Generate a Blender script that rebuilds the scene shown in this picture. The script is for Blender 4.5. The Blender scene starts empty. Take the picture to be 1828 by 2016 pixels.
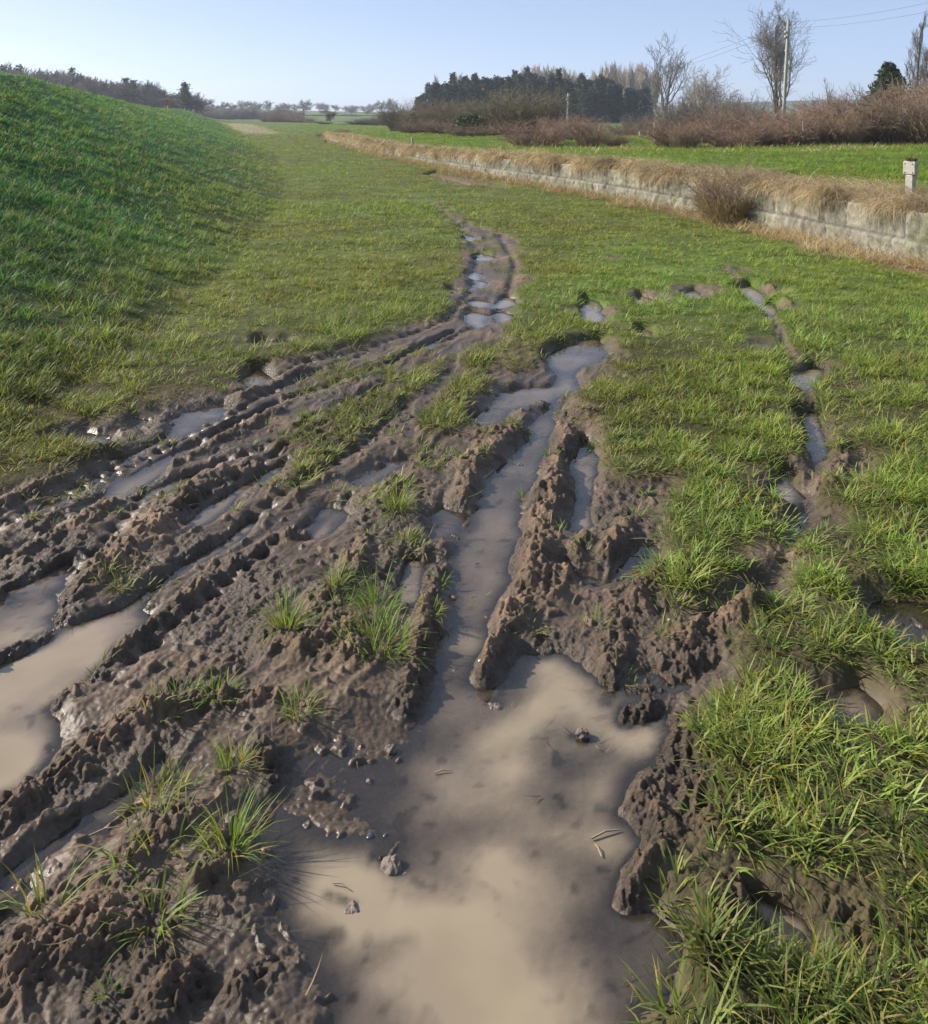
import bpy, math, random
import numpy as np
from mathutils import Vector, Matrix

R = math.radians
SC = bpy.context.scene
COL = SC.collection

# ------------------------------------------------------------------ camera, sky, sun, exposure
F, CX, HY, EYE = 1830.0, 914.0, 232.0, 1.6        # photo units (1828 wide view): focal length, centre, horizon row; eye height
cam_d = bpy.data.cameras.new('camera')
cam_d.sensor_fit = 'HORIZONTAL'
cam_d.sensor_width = 36.0
cam_d.lens = 36.0 * F / 1828.0
cam_d.shift_y = -(1008.0 - HY) / 1828.0
cam_d.clip_start = 0.05
cam_d.clip_end = 9000
cam = bpy.data.objects.new('camera', cam_d)
cam.location = (0, 0, EYE)
cam.rotation_euler = (R(90), 0, 0)
COL.objects.link(cam)
SC.camera = cam

SUN_EL = R(30.0)
SUN_AZ = R(163.0)        # direction towards the sun in the XY plane, measured from +X
world = bpy.data.worlds.new('World')
SC.world = world
world.use_nodes = True
wn = world.node_tree
wn.nodes.clear()
w_out = wn.nodes.new('ShaderNodeOutputWorld')
w_bg = wn.nodes.new('ShaderNodeBackground')
w_sky = wn.nodes.new('ShaderNodeTexSky')
w_sky.sky_type = 'NISHITA'
w_sky.sun_disc = False
w_sky.sun_elevation = SUN_EL
w_sky.sun_rotation = R(90) - SUN_AZ
w_sky.altitude = 0
w_sky.air_density = 0.32
w_sky.dust_density = 0.9
w_sky.ozone_density = 0.0
w_bg.inputs['Strength'].default_value = 0.05
w_veil = wn.nodes.new('ShaderNodeMix')            # thin high haze that whitens the whole dome evenly
w_veil.data_type = 'RGBA'
w_veil.blend_type = 'ADD'
w_veil.inputs[0].default_value = 1.0
w_veil.inputs[7].default_value = (1.8, 2.35, 3.2, 1)
wn.links.new(w_sky.outputs[0], w_veil.inputs[6])
wn.links.new(w_veil.outputs[2], w_bg.inputs[0])
wn.links.new(w_bg.outputs[0], w_out.inputs[0])

sun_d = bpy.data.lights.new('sun', 'SUN')
sun_d.energy = 3.1
sun_d.angle = R(0.6)
sun_d.color = (1.0, 0.93, 0.83)
sun = bpy.data.objects.new('sun', sun_d)
to_sun = Vector((math.cos(SUN_AZ) * math.cos(SUN_EL), math.sin(SUN_AZ) * math.cos(SUN_EL), math.sin(SUN_EL)))
sun.rotation_euler = to_sun.to_track_quat('Z', 'Y').to_euler()
sun.location = to_sun * 60
COL.objects.link(sun)

SC.view_settings.view_transform = 'Standard'
SC.view_settings.look = 'None'
SC.view_settings.exposure = 1.38
SC.view_settings.gamma = 1.0
SC.render.engine = 'CYCLES'
SC.cycles.use_denoising = True
SC.cycles.max_bounces = 6
SC.cycles.transparent_max_bounces = 12
SC.cycles.volume_bounces = 0
SC.cycles.caustics_reflective = False
SC.cycles.caustics_refractive = False

# ------------------------------------------------------------------ numeric helpers
def gxy(u, v, z=0.0):
    Y = F * (EYE - z) / (v - HY)
    return ((u - CX) * Y / F, Y)

_rs = np.random.RandomState(7)
PERM = np.concatenate([_rs.permutation(4096)] * 2).astype(np.int32)
GANG = _rs.rand(4096) * 2 * np.pi
GX, GY = np.cos(GANG), np.sin(GANG)
JX, JY = _rs.rand(4096), _rs.rand(4096)

def _h(i, j, s):
    return PERM[(PERM[(i + s * 131) & 4095] + j) & 4095]

def perlin(x, y, s=0):
    x0 = np.floor(x); y0 = np.floor(y)
    fx = x - x0; fy = y - y0
    i = x0.astype(np.int32); j = y0.astype(np.int32)
    u = fx * fx * fx * (fx * (fx * 6 - 15) + 10); w = fy * fy * fy * (fy * (fy * 6 - 15) + 10)
    def g(a, b, dx, dy):
        h = _h(a, b, s)
        return GX[h] * dx + GY[h] * dy
    n0 = g(i, j, fx, fy) * (1 - u) + g(i + 1, j, fx - 1, fy) * u
    n1 = g(i, j + 1, fx, fy - 1) * (1 - u) + g(i + 1, j + 1, fx - 1, fy - 1) * u
    return (n0 * (1 - w) + n1 * w) * 1.5

def worley(x, y, s=0):
    x0 = np.floor(x); y0 = np.floor(y)
    i = x0.astype(np.int32); j = y0.astype(np.int32)
    f1 = np.full(x.shape, 9.0)
    for a in (-1, 0, 1):
        for b in (-1, 0, 1):
            h = _h(i + a, j + b, s)
            d = (x0 + a + JX[h] - x) ** 2 + (y0 + b + JY[h] - y) ** 2
            np.minimum(f1, d, out=f1)
    return np.sqrt(f1)

def sstep(a, b, x):
    t = np.clip((x - a) / (b - a), 0, 1)
    return t * t * (3 - 2 * t)

def table(ys, xs, lo=-20.0, hi=400.0, smooth=2.5):
    g = np.arange(lo - 10, hi + 10, 0.1)
    v = np.interp(g, ys, xs)
    k = int(smooth / 0.1)
    ker = np.ones(k) / k
    for _ in range(2):
        v = np.convolve(np.pad(v, k, mode='edge'), ker, mode='same')[k:-k]
    return lambda q: np.interp(q, g, v)

def seg_dist(X, Y, a, b):
    ex, ey = b[0] - a[0], b[1] - a[1]
    wx, wy = X - a[0], Y - a[1]
    t = np.clip((wx * ex + wy * ey) / (ex * ex + ey * ey + 1e-12), 0, 1)
    return np.hypot(wx - ex * t, wy - ey * t), t

def poly_sdf(X, Y, P, pad=0.8):
    """signed distance to polygon, positive inside (metres)"""
    out = np.full(X.shape, -pad)
    P = np.array(P)
    m = (X > P[:, 0].min() - pad) & (X < P[:, 0].max() + pad) & (Y > P[:, 1].min() - pad) & (Y < P[:, 1].max() + pad)
    if not m.any():
        return out
    x, y = X[m], Y[m]
    d = np.full(x.shape, 99.0); ins = np.zeros(x.shape, bool)
    n = len(P)
    for k in range(n):
        a, b = P[k], P[(k + 1) % n]
        dd, _ = seg_dist(x, y, a, b)
        np.minimum(d, dd, out=d)
        c = ((a[1] > y) != (b[1] > y))
        if abs(b[1] - a[1]) > 1e-9:
            ins ^= c & (x < (b[0] - a[0]) * (y - a[1]) / (b[1] - a[1]) + a[0])
    out[m] = np.clip(np.where(ins, d, -d), -pad, None)
    return out

def line_prof(X, Y, pts, pad=2.6):
    """gaussian profile around a polyline given as (u, v, half width px); returns profile and distance along"""
    W = [gxy(u, v) + (w * (F * EYE / (v - HY)) / F,) for u, v, w in pts]
    out = np.zeros(X.shape); along = np.zeros(X.shape)
    mw = max(w[2] for w in W) * pad
    xs = [w[0] for w in W]; ys = [w[1] for w in W]
    m = (X > min(xs) - mw) & (X < max(xs) + mw) & (Y > min(ys) - mw) & (Y < max(ys) + mw)
    if not m.any():
        return out, along
    x, y = X[m], Y[m]
    best = np.zeros(x.shape); al = np.zeros(x.shape); s0 = 0.0
    for a, b in zip(W[:-1], W[1:]):
        d, t = seg_dist(x, y, a, b)
        w = a[2] + (b[2] - a[2]) * t
        p = np.exp(-(d / w) ** 2 * 1.2)
        L = math.hypot(b[0] - a[0], b[1] - a[1])
        k = p > best
        best = np.where(k, p, best); al = np.where(k, s0 + t * L, al)
        s0 += L
    out[m] = best; along[m] = al
    return out, along

# ------------------------------------------------------------------ layout of the valley
foot = table([-20, 2, 4.4, 8, 12, 17.4, 25, 43, 70, 120, 300, 400], [-1.9, -2.05, -2.2, -2.3, -2.7, -3.4, -4.8, -8.8, -16., -29.6, -78.4, -105])
crest_z = table([-20, 0, 2.3, 6.3, 12, 17, 20, 50, 96, 230, 300, 400], [.4, .6, 0.85, 1.5, 2.12, 2.4, 2.47, 2.28, 2.18, 2.1, 1.2, .8])
wall_x = table([-20, 4, 7, 9.5, 13.1, 19, 24.7, 30.8, 37, 46.5, 55.8, 68, 75, 400], [7.6, 5.75, 5.3, 4.78, 4.1, 2.5, .55, -1.15, -3.0, -5.3, -7.3, -9.9, -11.4, -90])
def crest_x(Y): return -4.3 - .27 * np.maximum(Y, 0)
WALL_END = 70.0
WALL_H = 0.6
wall_h = table([-20, 20, 26, 34, 75, 400], [.6, .6, .52, .38, .36, .36])      # height of the raised meadow edge

# ---- the mud, traced on the ground
MUD = [(-500, 1230), (0, 985), (120, 950), (190, 905), (105, 872), (95, 842), (220, 828), (330, 795), (430, 778), (520, 742), (620, 700), (760, 665), (855, 630), (888, 580), (902, 520), (905, 470), (868, 425), (842, 402), (868, 398), (935, 450), (1020, 470), (1042, 520), (1030, 580), (1000, 645), (1085, 690), (1150, 665), (1205, 680), (1215, 750), (1165, 800), (1190, 860), (1185, 935), (1240, 955), (1330, 945), (1355, 985), (1300, 1040), (1310, 1100), (1290, 1150), (1330, 1195), (1470, 1165), (1535, 1180), (1500, 1245), (1430, 1330), (1375, 1420), (1375, 1500), (1430, 1600), (1410, 1680), (1325, 1720), (1335, 1800), (1400, 1860), (1335, 1950), (1330, 2300), (1330, 2600), (-700, 2600), (-700, 1500)]
MUD = [gxy(*p) for p in MUD]
GRASS_PATCH = [
    ([(525, 880), (610, 832), (700, 790), (790, 752), (880, 715), (892, 735), (800, 800), (700, 875), (660, 925), (590, 990), (560, 1005), (575, 950), (600, 900), (540, 895)], .85),
    ([(815, 885), (845, 820), (885, 760), (925, 692), (965, 680), (978, 730), (942, 795), (900, 850), (860, 885)], 1.0),
    ([(975, 705), (1015, 640), (1062, 648), (1078, 700), (1065, 738), (1005, 740)], .9),
    ([(780, 970), (825, 892), (872, 880), (855, 940), (815, 990)], .6),
    ([(935, 868), (1000, 838), (1020, 850), (965, 892)], .55),
    ([(520, 795), (700, 722), (800, 692), (880, 662), (885, 690), (760, 735), (600, 792)], .5),
    ([(560, 1140), (620, 1080), (650, 1090), (600, 1150)], .35),
    ([(740, 1050), (770, 960), (800, 960), (785, 1045)], .5),
    ([(230, 1450), (330, 1340), (430, 1340), (330, 1440)], .22),
    ([(60, 1530), (130, 1480), (160, 1490), (90, 1545)], .3),
    ([(250, 1600), (330, 1545), (420, 1560), (340, 1620)], .3),
    ([(480, 1010), (540, 1000), (520, 1050), (460, 1050)], .2),
    ([(560, 1320), (620, 1290), (625, 1350), (600, 1450), (570, 1460)], .3),
    ([(1150, 1010), (1190, 990), (1200, 1080), (1170, 1100)], .35),
    ([(1180, 760), (1215, 730), (1210, 860), (1180, 850)], .5),
]
GRASS_PATCH = [([gxy(*p) for p in P], a) for P, a in GRASS_PATCH]
# pools: polygon, depth
POOL = [
    ([(215, 985), (275, 928), (310, 905), (372, 884), (376, 892), (300, 945), (222, 990)], .03), ([(318, 968), (340, 950), (366, 942), (368, 952), (330, 970)], .035), ([(384, 1032), (430, 995), (470, 965), (480, 966), (440, 1005), (392, 1036)], .035), ([(475, 962), (525, 930), (535, 936), (490, 968)], .035), ([(240, 906), (272, 893), (276, 900), (250, 910)], .03), ([(830, 690), (855, 672), (862, 676), (838, 694)], .03), ([(60, 1168), (90, 1140), (130, 1120), (120, 1140), (80, 1180)], .03),
    ([(1085, 700), (1110, 680), (1180, 668), (1190, 700), (1150, 715), (1140, 770), (1080, 790), (1010, 805), (955, 840), (940, 815), (1000, 775), (1090, 760)], .035),
    ([(1080, 800), (1110, 795), (1085, 862), (1070, 900), (1050, 960), (1020, 1010), (1000, 1080), (985, 1160), (970, 1240), (930, 1310), (905, 1400), (850, 1400), (862, 1300), (885, 1200), (905, 1110), (930, 1050), (950, 985), (985, 930), (1030, 870)], .034),
    ([(560, 1500), (640, 1440), (780, 1420), (900, 1400), (900, 1700), (760, 1800), (640, 1940), (560, 1900), (520, 1700)], .003),
    ([(800, 1520), (870, 1390), (990, 1330), (1045, 1285), (1110, 1285), (1150, 1335), (1225, 1415), (1310, 1445), (1275, 1500), (1240, 1560), (1232, 1610), (1275, 1665), (1240, 1720), (1215, 1780), (1290, 1800), (1325, 1850), (1325, 2016), (1330, 2500), (640, 2500), (710, 2016), (740, 1930), (800, 1850), (700, 1790), (640, 1760), (640, 1710), (720, 1690), (800, 1700), (800, 1620)], .026),
    ([(-700, 1900), (-500, 1500), (-200, 1395), (0, 1318), (142, 1262), (205, 1232), (250, 1225), (195, 1290), (190, 1344), (150, 1362), (100, 1378), (80, 1400), (85, 1430), (55, 1490), (10, 1545), (-150, 1650)], .05),
    ([(0, 1205), (60, 1188), (112, 1198), (88, 1230), (50, 1258), (0, 1283), (-300, 1420), (-400, 1380)], .035),
    ([(140, 862), (170, 850), (215, 860), (220, 876), (180, 884)], .03), ([(240, 850), (270, 828), (300, 836), (285, 862)], .03),
    ([(322, 840), (360, 812), (440, 798), (425, 830), (350, 868)], .03),
    ([(505, 684), (520, 672), (565, 672), (555, 686)], .05), ([(490, 745), (505, 728), (515, 750), (500, 760)], .05),
    ([(705, 950), (760, 905), (802, 905), (790, 930), (730, 960)], .04),
    ([(832, 1020), (870, 985), (920, 1010), (900, 1045), (860, 1060)], .028), ([(790, 1180), (812, 1110), (850, 1110), (838, 1170), (810, 1200)], .03),
    ([(625, 1050), (650, 1010), (675, 1015), (645, 1055)], .03),
    ([(1135, 905), (1165, 880), (1165, 960), (1160, 1040), (1125, 1045), (1130, 970)], .04),
    ([(1240, 1120), (1290, 1085), (1300, 1110), (1260, 1135)], .035),
    ([(1248, 592), (1262, 583), (1290, 590), (1286, 608), (1255, 608)], .09), ([(1340, 578), (1368, 572), (1392, 590), (1372, 598)], .08),
    ([(1145, 640), (1155, 590), (1180, 595), (1182, 645)], .09), ([(1262, 672), (1266, 652), (1280, 655), (1280, 675)], .09),
    ([(1455, 570), (1475, 560), (1500, 590), (1488, 602)], .1), ([(1502, 608), (1518, 600), (1535, 625), (1515, 632)], .1),
    ([(1565, 745), (1600, 722), (1615, 730), (1595, 760), (1568, 770)], .09), ([(1585, 820), (1610, 815), (1625, 880), (1615, 905), (1598, 880)], .09),
    ([(1530, 970), (1545, 925), (1562, 935), (1560, 985), (1540, 995)], .08),
    ([(915, 632), (925, 615), (950, 622), (942, 642)], .06), ([(985, 640), (993, 618), (1005, 620), (1000, 640)], .06), ([(990, 605), (996, 588), (1012, 590), (1010, 605)], .06),
    ([(940, 512), (948, 500), (966, 505), (962, 515)], .06), ([(920, 475), (925, 464), (938, 470), (935, 478)], .06), ([(932, 605), (935, 592), (955, 594), (950, 606)], .06),
    ([(885, 580), (892, 570), (905, 573), (900, 585)], .06), ([(925, 545), (930, 538), (942, 540), (938, 550)], .06), ([(940, 570), (945, 555), (955, 558), (952, 572)], .06),
    ([(1700, 1225), (1740, 1185), (1828, 1190), (1900, 1260), (1800, 1300), (1740, 1270)], .016), ([(1640, 1380), (1690, 1350), (1720, 1390), (1680, 1430)], .05),
    ([(835, 345), (860, 338), (930, 352), (1000, 368), (1000, 376), (900, 362)], .07), ([(640, 283), (645, 274), (672, 274), (676, 284)], .10),
    ([(20, 1760), (60, 1730), (90, 1740), (40, 1800)], .03), ([(170, 1640), (200, 1600), (245, 1600), (220, 1650)], .025),
    ([(1230, 1375), (1290, 1330), (1310, 1345), (1250, 1400)], .03),
]
POOL = [([gxy(*p) for p in P], a) for P, a in POOL]
TURBID = [
    [(960, 1440), (1000, 1400), (1040, 1300), (1105, 1290), (1130, 1400), (1090, 1490), (1080, 1560), (1130, 1540), (1270, 1435), (1240, 1540), (1215, 1600), (1200, 1680), (1130, 1720), (1090, 1800), (1060, 1900), (1020, 2016), (980, 2400), (780, 2400), (790, 2016), (830, 1900), (790, 1830), (650, 1770), (640, 1720), (700, 1700), (830, 1760), (860, 1640), (820, 1580), (900, 1560), (940, 1500)],
    [(-700, 1800), (-300, 1450), (0, 1335), (150, 1275), (180, 1300), (110, 1360), (60, 1420), (0, 1500), (-200, 1640)],
]
TURBID = [[gxy(*p) for p in P] for P in TURBID]
# ruts (u, v, half width px), depth
RUT = [
    ([(-200, 1150, 26), (0, 1050, 24), (150, 962, 22), (300, 882, 20), (460, 792, 17), (600, 722, 14), (760, 680, 11), (880, 640, 10), (925, 580, 10), (942, 500, 9), (905, 445, 8), (852, 408, 5)], .026, 1),
    ([(-200, 1240, 22), (0, 1112, 24), (217, 985, 20), (300, 938, 18), (371, 888, 17), (540, 803, 14), (720, 742, 12), (860, 682, 10), (960, 640, 10), (1000, 590, 10), (1015, 530, 9), (985, 470, 7)], .026, 1),
    ([(-200, 1330, 28), (0, 1190, 30), (79, 1165, 22), (200, 1092, 18), (293, 976, 14), (362, 946, 14), (500, 895, 16), (600, 850, 12), (680, 792, 12), (800, 742, 10)], .026, 1),
    ([(200, 1232, 26), (258, 1202, 22), (296, 1168, 20), (346, 1133, 22), (406, 1095, 20), (453, 1068, 18), (500, 1030, 12)], .052, 0),
    ([(480, 1040, 16), (560, 985, 16), (640, 935, 14), (720, 880, 12), (800, 800, 10)], .024, 1),
    ([(-150, 1300, 22), (94, 1186, 18), (250, 1082, 14), (400, 988, 12), (520, 915, 10), (640, 850, 8)], .022, 1),
    ([(60, 1022, 13), (250, 925, 11), (420, 842, 10), (560, 765, 9), (720, 700, 8)], .022, 1),
    ([(220, 1345, 20), (330, 1252, 16), (440, 1162, 14), (560, 1072, 12), (650, 1005, 10)], .022, 1),
    ([(384, 1030, 10), (430, 995, 12), (475, 965, 12), (530, 935, 12)], .055, 0),
    ([(1425, 535, 8), (1480, 580, 10), (1525, 640, 10), (1562, 720, 14), (1590, 790, 16), (1606, 860, 18), (1605, 930, 20), (1590, 1000, 22), (1570, 1060, 22), (1545, 1120, 24), (1500, 1195, 26)], .03, 0),
    ([(1120, 1120, 30), (1170, 1150, 34), (1230, 1140, 30)], .03, 0),
    ([(1545, 1880, 40), (1570, 1830, 44), (1500, 1790, 30)], .10, 0),
    ([(1390, 1235, 22), (1440, 1190, 26), (1500, 1150, 20)], .05, 0),
    ([(1330, 1360, 18), (1400, 1320, 20)], .03, 0),
    ([(30, 1720, 30), (130, 1650, 34), (230, 1590, 30), (320, 1500, 22)], .035, 0),
]
# ridges, height
WATERLINE = [
    ([(205, 998, 13), (300, 936, 13), (372, 888, 12), (450, 842, 11), (540, 803, 8)], .03),
    ([(20, 1165, 16), (70, 1155, 18), (130, 1115, 14)], .031), ([(270, 990, 11), (330, 962, 13), (370, 944, 12), (440, 915, 8)], .032),
    ([(370, 1042, 15), (430, 997, 16), (475, 966, 15), (535, 932, 14), (575, 905, 9)], .033),
    ([(220, 912, 9), (275, 893, 10), (330, 862, 9)], .034), ([(700, 800, 8), (760, 770, 9), (820, 745, 8)], .035),
    ([(610, 1075, 12), (650, 1030, 14), (690, 985, 12)], .036), ([(770, 720, 7), (850, 676, 8), (900, 655, 7)], .037),
    ([(1150, 870, 16), (1152, 950, 18), (1145, 1040, 18)], .038), ([(815, 1110, 18), (805, 1180, 20)], .039),
    ([(1578, 735, 14), (1594, 760, 12)], .05), ([(1600, 825, 13), (1610, 870, 15), (1614, 900, 12)], .05),
]
RIDGE = [
    ([(1112, 862, 26), (1098, 920, 30), (1085, 985, 34), (1062, 1050, 38), (1042, 1120, 42), (1048, 1180, 42), (1010, 1232, 32), (972, 1290, 26), (955, 1345, 18)], .085),
    ([(1238, 1040, 18), (1218, 1090, 22), (1190, 1110, 18)], .06),
    ([(1150, 1080, 16), (1110, 1150, 22), (1085, 1195, 24)], .055),
    ([(1500, 1195, 40), (1420, 1232, 46), (1345, 1300, 48), (1280, 1370, 44), (1240, 1425, 30)], .09),
    ([(1340, 1430, 30), (1300, 1540, 38), (1262, 1600, 30), (1310, 1660, 44), (1262, 1735, 34), (1235, 1785, 22)], .085),
    ([(1370, 1560, 60), (1390, 1650, 60), (1350, 1500, 40)], .06),
    ([(1285, 1150, 30), (1240, 1220, 34), (1205, 1300, 30), (1190, 1380, 22)], .065),
    ([(850, 1130, 16), (842, 1210, 22), (828, 1310, 26), (800, 1410, 28)], .06),
    ([(720, 1080, 22), (690, 1150, 26), (620, 1200, 30)], .055),
    ([(640, 1220, 40), (690, 1310, 40), (560, 1280, 40)], .05),
    ([(470, 1975, 36), (520, 1935, 34), (600, 1872, 30), (665, 1838, 20)], .06),
    ([(-150, 1720, 50), (0, 1625, 44), (110, 1555, 44), (210, 1480, 40), (300, 1430, 34), (420, 1400, 26), (540, 1400, 22)], .05),
    ([(100, 1400, 20), (200, 1330, 26), (250, 1280, 24), (330, 1220, 22), (430, 1140, 20), (560, 1070, 18)], .05),
    ([(-150, 1390, 24), (0, 1302, 24), (94, 1236, 28), (189, 1145, 30), (315, 1048, 28), (409, 958, 22), (500, 930, 18)], .075),
    ([(-200, 1210, 20), (0, 1124, 20), (157, 1050, 20), (250, 985, 18), (330, 925, 16), (472, 860, 14), (560, 815, 12)], .05),
    ([(-150, 1090, 22), (0, 1015, 20), (150, 930, 18), (230, 890, 18)], .04),
    ([(430, 810, 16), (520, 770, 14), (600, 738, 12)], .06),
    ([(745, 1690, 22), (780, 1712, 20)], .07), ([(690, 1780, 14), (650, 1765, 14)], .05),
    ([(920, 930, 28), (980, 880, 26), (1040, 850, 22)], .055), ([(900, 1000, 20), (925, 960, 22)], .05),
    ([(1070, 800, 14), (1110, 830, 16), (1160, 830, 16)], .045),
    ([(1500, 560, 8), (1560, 615, 8)], .04), ([(1640, 850, 20), (1660, 920, 22), (1640, 980, 22)], .04),
    ([(0, 1960, 70), (130, 1900, 60), (260, 1860, 50)], .04), ([(380, 1960, 40), (300, 2010, 50)], .06), ([(440, 1720, 30), (400, 1760, 30)], .045),
    ([(520, 1500, 30), (540, 1560, 26)], .05), ([(350, 1640, 40), (260, 1720, 34)], .05),
    ([(800, 1620, 8), (820, 1590, 8)], .02), ([(1150, 1455, 14), (1130, 1450, 12)], .05), ([(970, 1380, 12)] + [(985, 1388, 10)], .045),
    ([(1400, 1860, 40), (1450, 1790, 40), (1380, 1930, 30)], .05), ([(1640, 1840, 60), (1720, 1880, 50)], .05),
]
MUDSPOT = [(1365, 580, 60), (1270, 590, 50), (1165, 620, 50), (1540, 615, 40), (1600, 735, 50), (1625, 860, 60), (1650, 950, 60), (1590, 1040, 60), (1600, 935, 48), (1540, 1120, 58), (1500, 1185, 64), (1500, 580, 40), (1760, 1230, 75), (1680, 1390, 80), (1540, 1850, 120), (1640, 1870, 90), (1450, 540, 30), (1530, 960, 50), (1215, 515, 16), (1500, 690, 30), (1560, 1090, 40), (920, 355, 55), (1690, 930, 50), (505, 740, 40), (535, 680, 45), (1700, 780, 12), (1690, 620, 12)]

def lift_bank(X, Y):
    fx, cx, cz = foot(Y), crest_x(Y), crest_z(Y)
    t = np.clip((fx - X) / np.maximum(fx - cx, .5), 0, 1.25)
    f = np.where(t < 1, np.maximum(t, 0) ** 1.18, 1.0)
    return cz * f, t

def macro(X, Y):
    """large shapes: field, embankment, raised meadow, far land"""
    bank, t = lift_bank(X, Y)
    bed = .6 * sstep(62, 130, Y)
    s = X - wall_x(Y)
    keep = 1 - sstep(WALL_END - 2, WALL_END + 8, Y)
    mead = (wall_h(Y) + .16 * sstep(1.5, 12, s)) * sstep(.04, .16, s)
    dip = 1.35 * sstep(9, 26, s) * sstep(42, 80, Y) * (1 - sstep(120, 200, Y))
    z = np.maximum(bed, np.where(s > 0, mead * np.maximum(keep, sstep(3, 14, s)), 0)) - dip
    z = z + bank * (1 - .0 * t)
    z = z + 4.6 * sstep(240, 640, Y)
    z = z + 18 * np.exp(-((X - 470) / 330) ** 2 - ((Y - 1100) / 260) ** 2)
    z = z + 9 * np.exp(-((X + 420) / 260) ** 2 - ((Y - 900) / 260) ** 2)
    return z, t, s

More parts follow.
